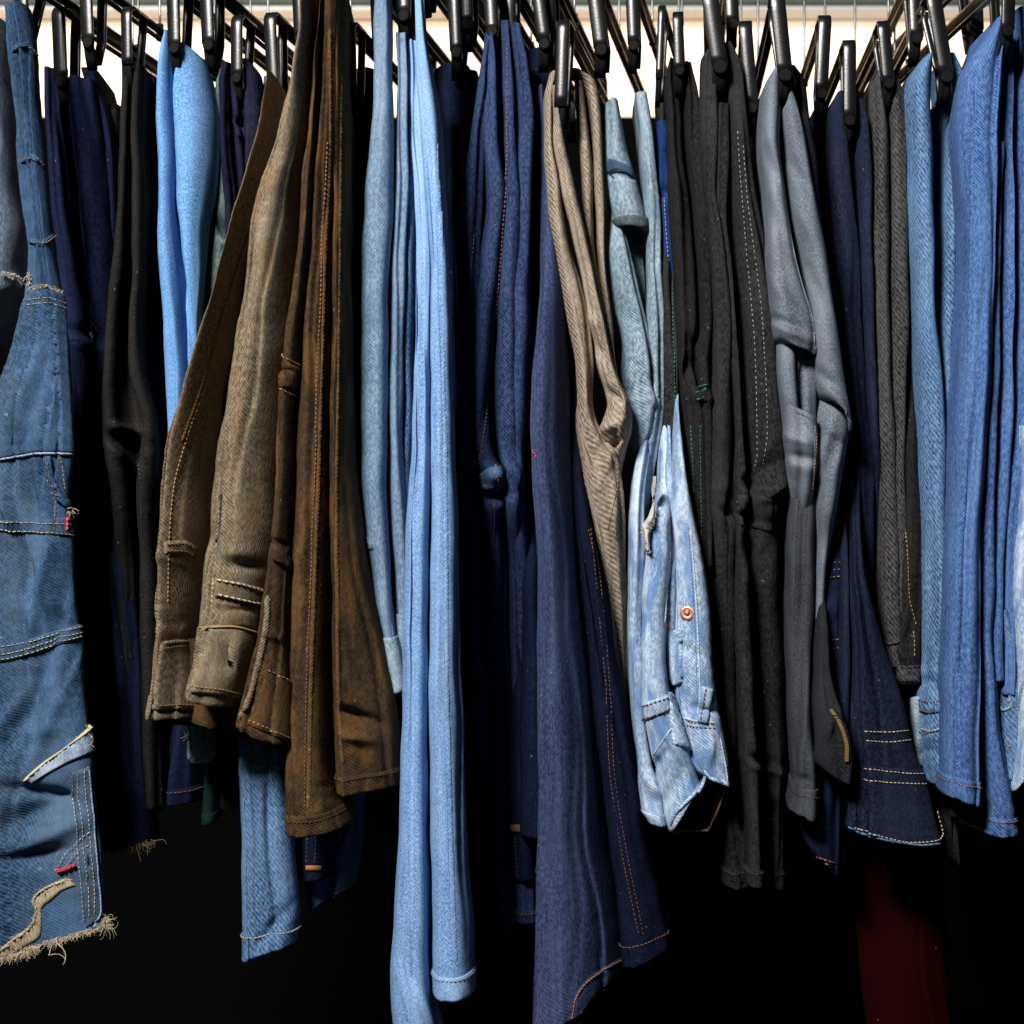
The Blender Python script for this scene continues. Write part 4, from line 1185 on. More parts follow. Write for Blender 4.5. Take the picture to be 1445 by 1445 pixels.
def ice_jeans():
    f = -0.03
    g = garment('jeans', 'ice-washed jeans with copper rivets, hanging by the legs with open waistband below', 'jeans', 960, 1180, f)
    s = cloth(g, 'side_leg', M['ice'], [Fold([(460, 912, 926, 95), (600, 902, 922, 55), (690, 891, 911, 15), (760, 889, 909), (800, 888, 908), (900, 888, 906), (1000, 890, 910), (1080, 900, 918), (1120, 902, 934), (1150, 904, 938), (1168, 914, 938)], bt=(-8, -4))], f=f + 0.012, depth=0.10, dents=[(918, 1125, 20, 6, 60, 4), (922, 1110, 20, 5, 50, -3)])
    hem(s, 22, M['ice'])
    a = cloth(g, 'leg', M['ice'], [Fold([(560, 930, 942, 90), (690, 926, 948, 35), (740, 914, 946), (800, 910, 944), (860, 906, 940), (920, 905, 938), (970, 906, 944), (1010, 908, 956), (1060, 916, 972), (1100, 924, 984), (1140, 934, 990), (1172, 944, 992)], a=-0.1, p=2.3, rd=0.026, bt=(6, -76))],
              f=f, depth=0.08, dents=[(925, 1080, 30, 6, 130, 4), (950, 1050, 30, 6, 60, -4), (930, 760, 30, 6, 70, 3), (945, 1120, 30, 8, 120, 3)])
    b = cloth(g, 'front_panel', M['ice'], [Fold([(540, 952, 955, 80), (585, 951, 957, 35), (650, 948, 964, 8), (720, 944, 976), (800, 952, 992), (860, 952, 1000), (920, 952, 1004), (980, 952, 1010), (1030, 958, 1018), (1080, 966, 1026), (1112, 984, 1028)], a=0.15, p=2.3, rd=0.028, bt=(-22, 0))],
              f=f + 0.004, depth=0.08, dents=[(965, 800, 80, 4, 84, 4), (970, 915, 30, 6, 30, 3), (990, 1000, 24, 6, 10, 4), (1000, 1060, 30, 8, 100, -3), (966, 970, 30, 7, 80, 4)])
    i = cloth(g, 'inner_leg', M['ice'], [Fold([(560, 941, 944, 80), (620, 940, 947, 35), (680, 938, 950, 10), (740, 937, 955), (800, 938, 956), (880, 936, 954), (960, 942, 958)])], f=f + 0.016, depth=0.08)
    # inside of the open waistband
    w = cloth(g, 'inner_waistband', M['coal'], [Fold([(1060, 946, 1024), (1110, 946, 1026), (1150, 946, 1012), (1186, 948, 1000)], p=2.8, rd=0.012, bt=(-6, -60))], f=f + 0.035, depth=0.02)
    ridge(w, [(946, 1162), (952, 1176), (975, 1184), (992, 1180), (1004, 1160), (1015, 1135), (1024, 1108)], M['st_tan'], 0.0016, 0.0024, name='waistband_edge')
    ridge(a, [(946, 1166), (952, 1150), (968, 1132), (982, 1118), (987, 1106)], M['ice'], 0.0020, 0.0030, name='waistband_edge')
    ridge(b, [(986, 1090), (1000, 1102), (1024, 1107)], M['ice'], 0.0020, 0.0028, name='waistband_edge')
    ridge(b, [(1016, 1040), (1022, 1070), (1027, 1104)], M['worn'], 0.0011, 0.0017, name='waistband_edge')
    # pale worn edge, fly, pocket seams
    ridge(b, [(975, 745), (979, 800), (983, 860), (986, 920), (988, 980), (984, 1010)], M['worn'], 0.0011, 0.0017, wob=0.5)
    ridge(a, [(946, 740), (945, 800), (940, 850), (938, 880)], M['worn'], 0.0011, 0.0017, wob=0.5)
    stitch(b, [[(971, 745), (975, 800), (979, 860), (982, 920), (983, 980)]], M['st_blue'], w=0.0007)
    band(a, [(907, 992), (925, 986), (943, 980)], [(909, 1018), (928, 1010), (946, 1002)], M['ice'], 'waist_yoke', 0.0024)
    stitch(a, [[(908, 996), (925, 990), (943, 984)], [(909, 1014), (928, 1007), (945, 999)]], M['st_rust'], w=0.0007, off=0.0028)
    band(a, [(941, 978), (956, 974)], [(950, 1050), (972, 1060)], M['ice'], 'belt_loop', 0.0046)
    ridge(a, [(920, 1068), (935, 1046), (950, 1028), (960, 1040), (972, 1062)], M['worn'], 0.0011, 0.0017)
    flp = band(b, [(946, 890), (958, 888), (962, 905)], [(948, 958), (956, 968), (964, 962)], M['ice'], 'fly_flap', 0.0050)
    rivet(b, 953, 946, 0.0034)
    rivet(b, 970, 865, 0.0078)
    rivet(i, 942, 882, 0.0040)
    stitch(b, [[(960, 1014), (985, 1020), (1010, 1022)], [(962, 1022), (985, 1026), (1012, 1028)]], M['st_rust'], w=0.0007)
    ridge(b, [(960, 1012), (985, 1018), (1012, 1020)], M['worn'], 0.0011, 0.0017)
    band(b, [(990, 968), (1006, 972)], [(984, 1018), (998, 1022)], M['ice'], 'belt_loop', 0.0040)
    stitch(b, [[(994, 972), (988, 1016)]], M['st_rust'], w=0.0008, off=0.0044)
    # torn white pocket lining
    l = cloth(g, 'pocket_lining', M['lining'], [Fold([(672, 926, 930), (700, 923, 930), (726, 914, 927), (744, 906, 921), (756, 906, 915), (775, 909, 914)], rd=0.006, bt=(-6, 4))], f=f - 0.004, depth=0.010, rough=2.5,
              dents=[(914, 742, 8, 3, 20, 5), (925, 700, 18, 2, 80, 4)])
    fray(l, [(928, 675), (928, 710), (920, 738), (906, 750)], 120, 0.004, M['lining'], 0.00025, 1.0)
    fray(l, [(906, 745), (915, 790)], 14, 0.006, M['lining'], 0.0004)


def black_jeans():
    f = -0.005
    g = garment('jeans', 'slim faded black jeans with a turquoise bar tack at the knee crease', 'jeans', 985, 780, f)
    a = cloth(g, 'leg', M['coal'], [Fold([(80, 946, 952), (120, 938, 956), (200, 940, 960), (300, 944, 974), (400, 952, 980), (480, 957, 978), (550, 958, 982), (580, 962, 990), (640, 966, 996), (800, 975, 1000)], a=-0.1),
                                    Fold([(85, 966, 976), (130, 966, 984), (230, 972, 992), (330, 980, 1000), (400, 985, 1003), (460, 986, 1004), (520, 984, 1002), (575, 990, 1004), (800, 996, 1006)])],
              f=f, valley=0.016, dents=[(985, 490, 18, 7, 60, 5), (975, 515, 18, 7, 100, 6), (990, 560, 16, 8, 20, -6)])
    band(a, [(983, 545), (998, 540)], [(986, 568), (998, 566)], M['coal'], 'knee_tack', 0.003)
    stitch(a, [[(982, 548), (999, 543)], [(983, 555), (999, 551)], [(984, 562), (999, 560)]], M['st_green'], w=0.0010, off=0.0034, dash=0.004, gap=0.0008)
    stitch(a, [[(975, 600), (980, 700)], [(988, 600), (990, 760)]], M['st_green'], w=0.0006)


def charcoal_jeans():
    f = -0.015
    g = garment('jeans', 'long charcoal jeans with double rows of white dotted stitching down the front fold', 'jeans', 1050, 1250, f)
    a = cloth(g, 'leg', M['charcoal'], [Fold([(62, 1002, 1012), (80, 987, 1014), (140, 985, 1010), (250, 990, 1010), (340, 1000, 1022), (420, 1004, 1030), (520, 1004, 1032), (620, 999, 1034), (690, 995, 1040), (760, 994, 1038, 10), (900, 1000, 1040, 35), (1100, 1010, 1040, 48), (1250, 1020, 1058, 55)]),
                                        Fold([(145, 1012, 1028), (220, 1008, 1026), (300, 1008, 1026), (400, 1022, 1034), (520, 1033, 1042), (640, 1038, 1050), (900, 1040, 1060), (1250, 1058, 1075)]),
                                        Fold([(60, 1012, 1026), (90, 1024, 1040), (160, 1028, 1050), (250, 1027, 1062), (340, 1030, 1074), (430, 1038, 1090), (520, 1043, 1098), (600, 1046, 1104), (660, 1052, 1107), (700, 1046, 1104), (760, 1040, 1096, 18), (900, 1044, 1100, 40), (1100, 1056, 1104, 50), (1252, 1065, 1100, 55)], a=0.1, p=2.2)],
              f=f, valley=0.018, dents=[(1070, 672, 34, 10, -35, 9), (1085, 695, 28, 8, -30, -8), (1050, 690, 18, 12, 0, -6), (1060, 730, 36, 8, 15, 5), (1075, 640, 30, 7, -50, -4), (1035, 700, 60, 5, 95, 5), (1060, 760, 50, 12, 100, 5), (1065, 1070, 30, 6, 15, 4), (1080, 1085, 30, 6, 15, -4), (1075, 800, 60, 10, 110, 3)])
    dbl = [[(1041, 185), (1045, 250), (1052, 340), (1060, 420), (1066, 500), (1068, 570), (1069, 640), (1064, 665)], [(1049, 205), (1054, 270), (1064, 350), (1074, 430), (1079, 500), (1082, 560), (1083, 610), (1076, 660)]]
    stitch(a, dbl, M['st_white'], dash=0.0026, gap=0.0032, w=0.0005, lift=0.0003)
    stitch(a, [[(1041, 708), (1068, 710), (1090, 718)], [(1042, 716), (1066, 718)]], M['st_white'], dash=0.003, gap=0.004, w=0.0006)
    band(a, [(1041, 698), (1065, 698), (1092, 704)], [(1044, 742), (1068, 746), (1090, 752)], M['charcoal'], 'knee_yoke', 0.002)
    ridge(a, [(1026, 740), (1024, 850), (1028, 1000), (1034, 1100)], M['charcoal'], 0.002, 0.0016)
    hem(a, 30, st=M['st_dark'])
    band(a, [(1030, 1170), (1052, 1172)], [(1032, 1245), (1054, 1248)], M['coal'], 'label_patch', 0.002)


def slate_trousers():
    f = -0.05
    g = garment('trousers', 'pale slate grey cotton trousers with deep knee folds and a brass zip', 'trousers', 1150, 1155, f)
    up = cloth(g, 'leg', M['slate'], [Fold([(86, 1094, 1098), (115, 1079, 1098), (180, 1075, 1096), (260, 1080, 1104), (330, 1083, 1116), (400, 1086, 1132), (450, 1090, 1146), (478, 1093, 1150), (496, 1104, 1148)], a=-0.1, p=2.2, rd=0.026, bt=(-12, 2))],
               f=f, depth=0.08, rough=1.1, dents=[(1100, 320, 40, 10, 60, 3), (1110, 420, 40, 9, 50, -3), (1092, 240, 40, 8, 70, 4), (1120, 470, 30, 7, 25, -4), (1105, 455, 30, 6, 20, 4), (1130, 430, 30, 6, 50, 3)])
    cloth(g, 'knee_strip', M['slate'], [Fold([(440, 1096, 1114, 45), (480, 1097, 1117, 12), (510, 1098, 1120, 2), (560, 1102, 1124, 2), (600, 1106, 1128, 12), (640, 1110, 1130, 40)], p=2.3)], f=f + 0.004, depth=0.05)
    cloth(g, 'knee_hollow', M['slate'], [Fold([(450, 1112, 1150, 40), (520, 1116, 1152), (580, 1118, 1152), (640, 1120, 1150, 20)], p=2.0, rd=0.012)], f=f + 0.018, depth=0.03, dents=[(1132, 540, 60, 6, 95, 5)])
    a = cloth(g, 'knee_panel', M['slate'], [Fold([(574, 1104, 1150), (600, 1106, 1152), (640, 1110, 1153), (680, 1114, 1148, 16), (740, 1116, 1146, 60)], a=-0.05, p=2.2, rd=0.026, tt=(-6, 18))],
              f=f + 0.002, depth=0.07, rough=1.1, dents=[(1125, 620, 26, 7, 15, -4), (1128, 645, 30, 8, 10, 5), (1140, 610, 24, 5, 60, 3)])
    b2 = cloth(g, 'leg', M['slate'], [Fold([(500, 1152, 1176, 45), (560, 1148, 1190, 20), (590, 1148, 1196, 6), (640, 1150, 1190), (700, 1152, 1180, 8), (780, 1146, 1168, 35), (900, 1140, 1158, 50), (1000, 1146, 1170, 55), (1060, 1150, 1190, 55)], p=2.2, rd=0.028)],
               f=f + 0.008, depth=0.08, rough=1.1, dents=[(1165, 620, 30, 8, 110, -4), (1172, 650, 40, 8, 110, 4), (1180, 610, 18, 6, 40, -4)])
    b = cloth(g, 'leg', M['slate'], [Fold([(100, 1098, 1106), (150, 1102, 1124), (220, 1108, 1138), (300, 1118, 1152), (380, 1132, 1168), (450, 1144, 1178), (520, 1150, 1188), (560, 1156, 1194), (585, 1164, 1197), (608, 1174, 1198)], p=2.2, rd=0.028, bt=(-46, 0))],
              f=f, depth=0.08, rough=1.1, dents=[(1130, 250, 30, 8, 60, 4), (1140, 320, 40, 9, 60, -3), (1150, 400, 50, 8, 65, 2.5), (1172, 540, 26, 7, 45, 4), (1184, 560, 20, 6, 50, -3), (1140, 200, 30, 6, 70, 3)])
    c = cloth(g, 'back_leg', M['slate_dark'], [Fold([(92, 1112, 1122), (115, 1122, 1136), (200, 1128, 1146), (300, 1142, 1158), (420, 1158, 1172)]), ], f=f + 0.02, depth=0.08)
    lo = cloth(g, 'lower_leg', M['slate_shaded'], [Fold([(620, 1116, 1148, 40), (700, 1110, 1150, 12), (800, 1108, 1148, 18), (900, 1110, 1146, 22), (1020, 1114, 1144, 18), (1090, 1118, 1150, 8), (1158, 1112, 1150, 4)], a=-0.1, p=2.2, rd=0.03, bt=(-14, 0))], f=f + 0.02, depth=0.06,
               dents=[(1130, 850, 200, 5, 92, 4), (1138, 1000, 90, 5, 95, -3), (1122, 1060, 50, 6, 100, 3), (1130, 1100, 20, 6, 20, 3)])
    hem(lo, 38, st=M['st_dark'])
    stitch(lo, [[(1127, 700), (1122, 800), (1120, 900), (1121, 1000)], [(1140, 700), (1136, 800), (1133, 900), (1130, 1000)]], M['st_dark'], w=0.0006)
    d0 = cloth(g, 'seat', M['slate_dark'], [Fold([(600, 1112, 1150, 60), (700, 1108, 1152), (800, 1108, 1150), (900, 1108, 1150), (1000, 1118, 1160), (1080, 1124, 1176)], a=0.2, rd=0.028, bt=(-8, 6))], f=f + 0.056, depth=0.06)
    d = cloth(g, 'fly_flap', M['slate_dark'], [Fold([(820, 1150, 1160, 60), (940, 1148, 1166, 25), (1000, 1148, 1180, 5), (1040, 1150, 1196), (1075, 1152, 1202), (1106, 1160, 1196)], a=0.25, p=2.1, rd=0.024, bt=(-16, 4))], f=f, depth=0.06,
              dents=[(1160, 1060, 40, 9, 120, 4), (1172, 1030, 40, 8, 110, -3)])
    stitch(a, [[(1149, 600), (1151, 620), (1146, 690)]], M['st_tan'], w=0.0006, gap=0.0006)
    ridge(a, [(1120, 580), (1142, 590), (1150, 606), (1150, 640), (1147, 680)], M['slate'], 0.0014, 0.0014)
    # zip: tape and teeth
    zl = [(1174, 1003), (1184, 1018), (1192, 1036), (1196, 1056), (1196, 1072)]
    band(d, [(1170, 1006), (1180, 1022), (1187, 1040), (1190, 1058), (1190, 1074)], [(1178, 1001), (1189, 1016), (1197, 1034), (1201, 1055), (1201, 1073)], M['coal'], 'zip_tape', 0.0020)
    parts = []
    for x, y in resample(zl, 30):
        l, nn = hit(d, x, y)
        p = l + nn * 0.0036
        v, q = box_vf(p.x - 0.0018, p.x + 0.0018, p.y - 0.0012, p.y + 0.0012, p.z - 0.00065, p.z + 0.00065)
        parts.append((v, q))
    V, F = join_vf(parts)
    tag(mesh_obj('zip_teeth', V, F, M['brass'], g, smooth=False), kind='stuff')


def night_jeans():
    f = 0.0
    g = garment('jeans', 'night blue jeans with a broad flaring waist and cream-stitched waistband at the bottom', 'jeans', 1260, 1195, f)
    a = cloth(g, 'leg', M['night'], [Fold([(128, 1184, 1190), (160, 1166, 1192), (250, 1166, 1198), (350, 1170, 1206), (450, 1176, 1212), (560, 1184, 1218), (680, 1194, 1230), (780, 1198, 1232, 15), (1000, 1202, 1236, 50)], p=2.3),
                                     Fold([(135, 1208, 1214), (170, 1208, 1226), (300, 1210, 1230), (450, 1214, 1236), (600, 1222, 1240), (760, 1228, 1244, 20), (1000, 1232, 1246, 55)])],
              f=f, valley=0.02)
    b = cloth(g, 'waist_panel', M['night'], [Fold([(560, 1196, 1210, 60), (700, 1192, 1212, 30), (800, 1193, 1218, 8), (860, 1196, 1232), (920, 1197, 1248), (1000, 1198, 1276), (1060, 1199, 1290), (1110, 1197, 1308), (1196, 1194, 1332)], a=-0.2, p=2.4, rd=0.026, bt=(-26, 2))],
              f=f - 0.028, depth=0.06, dents=[(1240, 950, 60, 10, 65, 2), (1270, 1050, 40, 9, 70, -2), (1225, 1130, 24, 10, 80, 2)])
    band(b, [(1200, 1074), (1245, 1082), (1302, 1086)], [(1196, 1166), (1245, 1186), (1328, 1192)], M['night'], 'waistband', 0.0026)
    ridge(b, [(1196, 1165), (1215, 1175), (1245, 1186), (1285, 1193), (1328, 1190)], M['midblue'], 0.0016, 0.0044, name='waistband_edge')
    stitch(b, [[(1220, 1032), (1250, 1033), (1288, 1030)], [(1222, 1045), (1252, 1047), (1292, 1043)]], M['st_cream'], w=0.0008)
    stitch(b, [[(1218, 1083), (1250, 1088), (1302, 1092)], [(1218, 1099), (1250, 1103), (1306, 1106)]], M['st_cream'], w=0.0008, off=0.003)
    stitch(b, [[(1210, 1168), (1245, 1180), (1285, 1188), (1322, 1185), (1328, 1170), (1318, 1140)]], M['st_cream'], w=0.0008, off=0.003)
    ridge(b, [(1202, 950), (1208, 1000), (1216, 1060), (1220, 1160)], M['night'], 0.002, 0.0018)
    c = cloth(g, 'fly_panel', M['ink'], [Fold([(640, 1150, 1190), (800, 1150, 1190), (900, 1148, 1188), (1000, 1160, 1192), (1100, 1134, 1186), (1180, 1132, 1186), (1236, 1150, 1180)], a=0.1, rd=0.022, bt=(-26, 0))], f=f + 0.0, depth=0.08,
              dents=[(1165, 860, 20, 12, 0, -4), (1165, 960, 20, 14, 0, -4)])
    stitch(c, [[(1152, 795), (1186, 793)], [(1152, 904), (1186, 902)], [(1168, 1220), (1150, 1208)], [(1150, 1208), (1178, 1218)]], M['st_orange'], w=0.0008)
    stitch(c, [[(1153, 806), (1186, 803)], [(1153, 817), (1186, 813)], [(1153, 917), (1186, 914)], [(1168, 980), (1186, 976)]], M['st_tan'], w=0.0008)
    band(c, [(1152, 790), (1187, 788)], [(1152, 820), (1187, 816)], M['ink'], 'belt_loop', 0.0012)
    h = cloth(g, 'leg_edge', M['night'], [Fold([(600, 1188, 1196, 50), (780, 1186, 1196, 10), (900, 1188, 1198), (1000, 1186, 1200), (1080, 1182, 1196)])], f=f - 0.02, depth=0.05)
    e = cloth(g, 'under_waist', M['coal'], [Fold([(1080, 1270, 1330), (1150, 1290, 1342), (1222, 1306, 1348)], a=0.3, rd=0.02, bt=(-30, 0))], f=f + 0.02, depth=0.04)


def blackgrey_jeans():
    f = 0.0
    g = garment('jeans', 'straight black grey twill jeans hanging between night blue and mid blue pairs', 'jeans', 1262, 960, f)
    a = cloth(g, 'leg', M['blackgrey'], [Fold([(98, 1236, 1240), (125, 1226, 1244), (200, 1225, 1250), (350, 1228, 1253), (500, 1231, 1254), (640, 1234, 1262), (760, 1236, 1266), (860, 1238, 1268), (940, 1242, 1270)], p=2.5),
                                         Fold([(110, 1264, 1268), (135, 1255, 1272), (200, 1252, 1277), (350, 1253, 1279), (500, 1255, 1278), (640, 1258, 1276), (760, 1262, 1276), (950, 1266, 1282)], p=2.5)],
              f=f, valley=0.014)
    b = cloth(g, 'waist', M['coal'], [Fold([(420, 1278, 1292, 40), (520, 1276, 1298, 25), (650, 1274, 1302), (800, 1270, 1302), (900, 1264, 1300), (965, 1262, 1300)], a=0.0, rd=0.018)], f=f - 0.004, depth=0.06,
              dents=[(1282, 900, 20, 5, 100, 4), (1270, 920, 20, 5, 60, -3)])
    stitch(b, [[(1275, 715), (1281, 780), (1283, 840), (1292, 880)], [(1290, 890), (1290, 930)]], M['st_tan'], w=0.0006)
    ridge(b, [(1266, 940), (1280, 942), (1299, 940)], M['blackgrey'], 0.002, 0.003)
    band(b, [(1264, 940), (1299, 942)], [(1266, 962), (1298, 964)], M['blackgrey'], 'waistband', 0.002)
    ridge(a, [(1240, 905), (1256, 908), (1272, 904)], M['blackgrey'], 0.002, 0.003)


def midblue_jeans():
    f = -0.02
    g = garment('jeans', 'mid blue twill jeans with a pale-edged belt loop at the bottom waist', 'jeans', 1312, 1105, f)
    a = cloth(g, 'leg', M['midblue'], [Fold([(75, 1306, 1314), (95, 1288, 1312), (130, 1277, 1310), (220, 1280, 1312), (350, 1287, 1314), (450, 1290, 1318), (560, 1292, 1328), (660, 1296, 1330), (760, 1300, 1332), (860, 1299, 1336), (940, 1296, 1334), (985, 1294, 1332), (1050, 1296, 1334), (1106, 1306, 1334)], p=2.4, bt=(0, 0))],
              f=f, depth=0.12, dents=[(1315, 965, 20, 8, 30, 5), (1300, 950, 14, 6, 60, -3), (1316, 1040, 20, 5, -10, -3), (1316, 1060, 20, 5, -10, 3)])
    b = cloth(g, 'leg', M['midblue'], [Fold([(75, 1336, 1346), (110, 1342, 1358), (200, 1336, 1354), (300, 1330, 1348), (420, 1330, 1346), (560, 1330, 1344), (760, 1332, 1344), (1000, 1334, 1346)], p=2.3)], f=f + 0.01, depth=0.1)
    c = cloth(g, 'inner_leg', M['work'], [Fold([(150, 1312, 1334), (300, 1313, 1332), (500, 1316, 1334), (900, 1328, 1340)])], f=f + 0.04, depth=0.05)
    band(a, [(1296, 986), (1312, 990), (1332, 986)], [(1298, 1004), (1312, 1008), (1332, 1004)], M['midblue'], 'waistband', 0.0022)
    stitch(a, [[(1298, 987), (1314, 991), (1330, 988)], [(1298, 1001), (1314, 1005), (1330, 1002)], [(1299, 1033), (1314, 1034), (1330, 1028)]], M['st_rust'], w=0.0007, off=0.0026)
    ridge(a, [(1298, 1028), (1314, 1032), (1332, 1026)], M['washblue'], 0.0018, 0.0030)
    band(a, [(1288, 984), (1297, 982)], [(1294, 1070), (1302, 1082)], M['washblue'], 'belt_loop', 0.0050)
    ridge(a, [(1290, 984), (1289, 1010), (1292, 1050), (1300, 1082)], M['washblue'], 0.0020, 0.0046)


def royal_jeans():
    f = -0.06
    g = garment('jeans', 'bright royal blue jeans with several soft folds at the end of the row', 'jeans', 1390, 1180, f)
    a = cloth(g, 'leg', M['royal'], [Fold([(18, 1404, 1410), (50, 1386, 1410), (100, 1357, 1410), (180, 1350, 1406), (260, 1356, 1402), (360, 1360, 1398), (480, 1354, 1396), (600, 1347, 1388), (740, 1340, 1379), (880, 1333, 1378), (1000, 1332, 1378), (1080, 1330, 1378), (1136, 1331, 1376)], p=2.6, rd=0.026, a=0.1, bt=(-14, 0))],
              f=f, depth=0.12, rough=0.8, dents=[(1360, 90, 40, 5, 95, 2), (1352, 500, 300, 6, 92, 1.5)])
    hem(a, 30, st=M['st_orange'])
    ridge(a, [(1372, 120), (1370, 300), (1366, 520), (1358, 740), (1352, 960), (1352, 1100)], M['royal'], 0.0030, 0.0014, wob=0.9, name='side_seam')
    b = cloth(g, 'leg', M['royal'], [Fold([(200, 1400, 1413), (360, 1396, 1410), (480, 1394, 1408), (600, 1385, 1404), (740, 1379, 1400), (880, 1378, 1398), (1000, 1380, 1406), (1080, 1382, 1414), (1140, 1384, 1424), (1180, 1380, 1428)], p=2.3, bt=(-4, -4))], f=f + 0.012, depth=0.1)
    hem(b, 28, st=M['st_orange'])
    c = cloth(g, 'leg', M['royal'], [Fold([(40, 1416, 1428), (150, 1414, 1428), (360, 1412, 1429), (560, 1410, 1428), (740, 1402, 1418), (880, 1400, 1414), (960, 1400, 1414)]),
                                     Fold([(10, 1430, 1450), (100, 1432, 1465), (360, 1430, 1465), (560, 1426, 1460), (740, 1416, 1436), (900, 1414, 1430), (980, 1412, 1428)], p=2.3)], f=f + 0.016, valley=0.016, depth=0.1)
    d = cloth(g, 'waist', M['midblue'], [Fold([(860, 1396, 1420), (920, 1398, 1430), (1000, 1404, 1432), (1060, 1412, 1432), (1100, 1416, 1428)], a=0.1)], f=f + 0.02, depth=0.06)
    ridge(d, [(1402, 905), (1412, 940), (1424, 975), (1427, 996), (1416, 1002), (1408, 980)], M['washblue'], 0.0018, 0.003, name='pocket_edge')
    stitch(d, [[(1400, 880), (1412, 882)], [(1400, 897), (1412, 898)], [(1404, 920), (1414, 950), (1422, 985)], [(1414, 1050), (1430, 1055)]], M['st_orange'], w=0.0008)
    e = cloth(g, 'inner_hem', M['olive'], [Fold([(1100, 1346, 1390), (1176, 1346, 1400)], p=2.6, bt=(-24, 4))], f=f + 0.03, depth=0.05)
    g2 = garment('jeans', 'pale ice-washed jeans partly cut off beside the bright royal blue pair', 'jeans', 1445, 1080, f + 0.03)
    h = cloth(g2, 'leg', M['ice'], [Fold([(600, 1432, 1470), (720, 1428, 1480), (860, 1422, 1480), (960, 1428, 1480), (1060, 1424, 1480), (1115, 1420, 1480)], a=-0.3, rd=0.026, bt=(6, -60))], f=f + 0.01, depth=0.1)
    ridge(h, [(1444, 960), (1436, 1010), (1428, 1060), (1422, 1110)], M['washblue'], 0.0018, 0.0026)
    stitch(h, [[(1441, 975), (1434, 1020), (1428, 1060)]], M['st_rust'], w=0.0008)


def background_clothes():
    g = garment('red_trousers', 'dark red cloth hanging in deep shadow behind the row', 'trousers', 1280, 1445, 0.35)
    cloth(g, 'leg', M['red'], [Fold([(900, 1186, 1310), (1150, 1190, 1316), (1300, 1206, 1328), (1480, 1225, 1342)], p=2.6, rd=0.03)], f=0.07, valley=0.01, depth=0.05, crease=0.4)
    g = garment('olive_trousers', 'dark olive cloth hanging in deep shadow next to the red cloth', 'trousers', 1370, 1420, 0.38)
    cloth(g, 'leg', M['olive'], [Fold([(900, 1310, 1350), (1200, 1328, 1360), (1300, 1338, 1372), (1420, 1340, 1392)], p=2.6, rd=0.02)], f=0.30, depth=0.05)
    g = garment('jeans', 'black jeans hanging lowest in shadow behind the royal blue pair', 'jeans', 1425, 1215, 0.05)
    a = cloth(g, 'leg', M['coal'], [Fold([(800, 1390, 1440), (1100, 1400, 1450), (1214, 1410, 1444)], a=0.1)], f=0.04, depth=0.1)
    hem(a, 20)


def shadow_jeans():
    g = garment('jeans', 'narrow strip of mid blue jeans between the charcoal jeans and the slate trousers', 'jeans', 1075, 700, 0.02)
    cloth(g, 'leg', M['midblue'], [Fold([(140, 1058, 1080), (260, 1062, 1090), (380, 1070, 1094), (700, 1080, 1104)])], f=0.015, depth=0.06)
    g = garment('jeans', 'narrow strip of dark blue jeans between the slate trousers and the night blue jeans', 'jeans', 1165, 760, 0.03)
    cloth(g, 'leg', M['night'], [Fold([(150, 1148, 1166), (300, 1152, 1174), (500, 1160, 1186), (760, 1170, 1196)])], f=0.03, depth=0.06)
    for lab, f, rows, mt in (
            ('black jeans in the shadow between the light blue and the dark indigo pairs', 0.05, [(95, 612, 676), (300, 626, 668), (700, 636, 676), (1000, 640, 690), (1310, 648, 726)], 'ink'),
            ('black jeans in the shadow between grey blue and brown pairs', 0.06, [(100, 492, 540), (300, 494, 530), (700, 500, 540), (900, 520, 560)], 'coal'),
            ('black jeans in the shadow between indigo and flared navy pairs', 0.05, [(70, 740, 790), (300, 744, 780), (900, 740, 800), (1150, 740, 790)], 'ink'),
            ('dark navy jeans in the shadow to the right of the patched work jeans', 0.03, [(480, 96, 128), (700, 104, 140), (1000, 116, 158), (1175, 124, 170)], 'ink'),
            ('dark navy jeans in the shadow just left of the flared navy pair', 0.03, [(120, 738, 764), (400, 740, 762), (800, 736, 764), (1180, 734, 768)], 'ink'),
            ('black jeans in the shadow between ink navy and black trousers', 0.08, [(150, 150, 182), (400, 150, 190), (900, 160, 210)], 'coal')):
        g = garment('jeans', lab, 'jeans', rows[-1][1] + 30, rows[-1][0], f)
        cloth(g, 'leg', M[mt], [Fold(rows)], f=f, depth=0.12)


for fn in (shadow_jeans, work_jeans, ink_jeans, black_trousers, sky_jeans, purple_jeans, brown_trousers, lower_left_jeans, grey_blue_jeans, light_jeans,
           indigo_jeans, navy_flares, tan_trousers, wash_jeans, ice_jeans, black_jeans, charcoal_jeans, slate_trousers, night_jeans,
           blackgrey_jeans, midblue_jeans, royal_jeans, background_clothes):
    fn()

# ------------------------------------------------------------------ the clip hangers: x, top, bottom of clip, distance, yaw, lean
hanger(82, 8, 112, 0.035, 'black clip hanger over the ink navy jeans', 24, -12, 4)
hanger(178, 8, 90, -0.005, 'black clip hanger holding the plain black trousers', 18, -12, 1, knob=False)
hanger(244, -22, 66, 0.005, 'black clip hanger holding the vivid sky blue jeans', 22, -12, 2)
hanger(30, -40, 20, -0.03, 'black clip hanger holding the patched work jeans', 24, -12, 0)
hanger(334, 20, 108, 0.005, 'black clip hanger holding the purple navy jeans', 20, -12, 0)
hanger(380, 16, 128, 0.01, 'black clip hanger holding the thin blue sliver of jeans', 21, -12, 6)
hanger(495, 30, 125, 0.01, 'black rounded clip hanger between brown work trousers and grey blue jeans', 16, -12, 2, knob=False)
hanger(455, -110, -20, -0.06, 'black clip hanger holding the stained brown work trousers', 24, -12, 0)
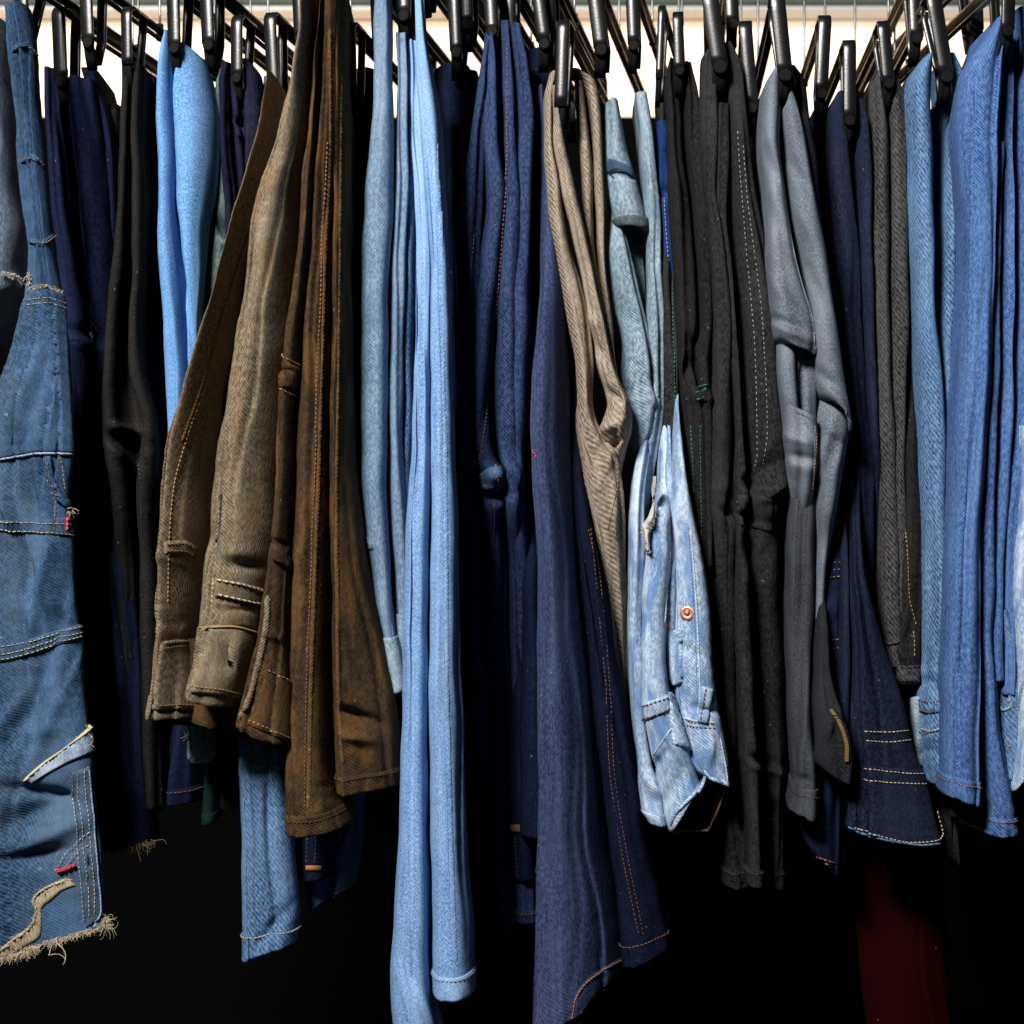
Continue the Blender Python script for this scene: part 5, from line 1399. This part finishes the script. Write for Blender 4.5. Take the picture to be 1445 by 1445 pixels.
hanger(567, -80, 20, 0.0, 'black clip hanger holding the grey blue cuffed jeans', 24, -12, 2)
hanger(600, -110, -20, -0.05, 'black clip hanger holding the longest light blue jeans', 24, -12, 0)
hanger(690, -28, 42, -0.005, 'black clip hanger holding the dark indigo jeans', 22, -12, 4)
hanger(752, -60, 60, 0.01, 'black clip hanger holding the flared navy jeans', 22, -12, 16)
hanger(795, 26, 150, -0.014, 'black rounded clip hanger inside the loop of the tan trousers', 22, -12, -4, knob=False, mat='litbar')
hanger(836, -32, 68, 0.01, 'black clip hanger leaning over the washed grey blue jeans', 25, -12, 12, mat='litbar')
hanger(890, -40, 62, 0.01, 'black clip hanger above the rolled dark cuff', 20, -12, 4, mat='litbar')
hanger(934, 6, 110, 0.012, 'slim black clip hanger over the cobalt blue jeans', 12, -12, -4, knob=False, mat='barmetal')
hanger(956, 15, 98, -0.01, 'black clip hanger holding the slim faded black jeans', 18, -8, 3, mat='barmetal')
hanger(1000, -18, 92, -0.02, 'broad black clip hanger holding the long charcoal jeans', 28, -8, 16, mat='barmetal')
hanger(1051, 28, 150, 0.0, 'black clip hanger beside the charcoal jeans, set low', 22, -8, 10, mat='barmetal')
hanger(1096, -12, 104, -0.055, 'black clip hanger holding the pale slate grey trousers', 25, -6, 12, mat='barmetal')
hanger(1165, 20, 130, 0.0, 'black clip hanger just behind the slate grey trousers', 21, -6, -6, mat='litbar')
hanger(1199, 55, 168, -0.005, 'black clip hanger holding the night blue flaring jeans', 21, -6, 0, mat='litbar')
hanger(1246, 28, 116, -0.005, 'black clip hanger holding the black grey twill jeans', 20, -6, 8, mat='litbar')
hanger(1316, -14, 106, -0.025, 'long black clip hanger holding the mid blue twill jeans', 24, -6, 20, mat='litbar')
hanger(1424, -40, 42, -0.065, 'black clip hanger holding the bright royal blue jeans', 22, 3, -2, mat='litbar')

for px, yt, lab in ((120, -34, 'spare black hanger crossing above the ink navy jeans'), (290, -30, 'spare black hanger above the purple navy jeans'),
                    (420, -40, 'spare black hanger behind the top of the brown work trousers'), (530, -36, 'spare black hanger behind the grey blue jeans'),
                    (640, -20, 'spare black hanger to one side of the dark indigo jeans'), (655, -60, 'spare black hanger close to the light blue jeans'),
                    (716, -34, 'spare black hanger above the right fold of dark indigo jeans'), (772, -50, 'spare black hanger close to the tan trousers'),
                    (1030, -60, 'spare black hanger high above the charcoal jeans'), (1290, -40, 'spare smoked steel hanger between black grey and mid blue jeans'),
                    (1375, -50, 'spare smoked steel hanger between mid blue and royal blue jeans')):
    hanger(px, yt, yt + 92, 0.03, lab, 22, -12 if px < 1000 else (-6 if px < 1340 else 3), 4, mat='plastic' if px < 800 else 'litbar')
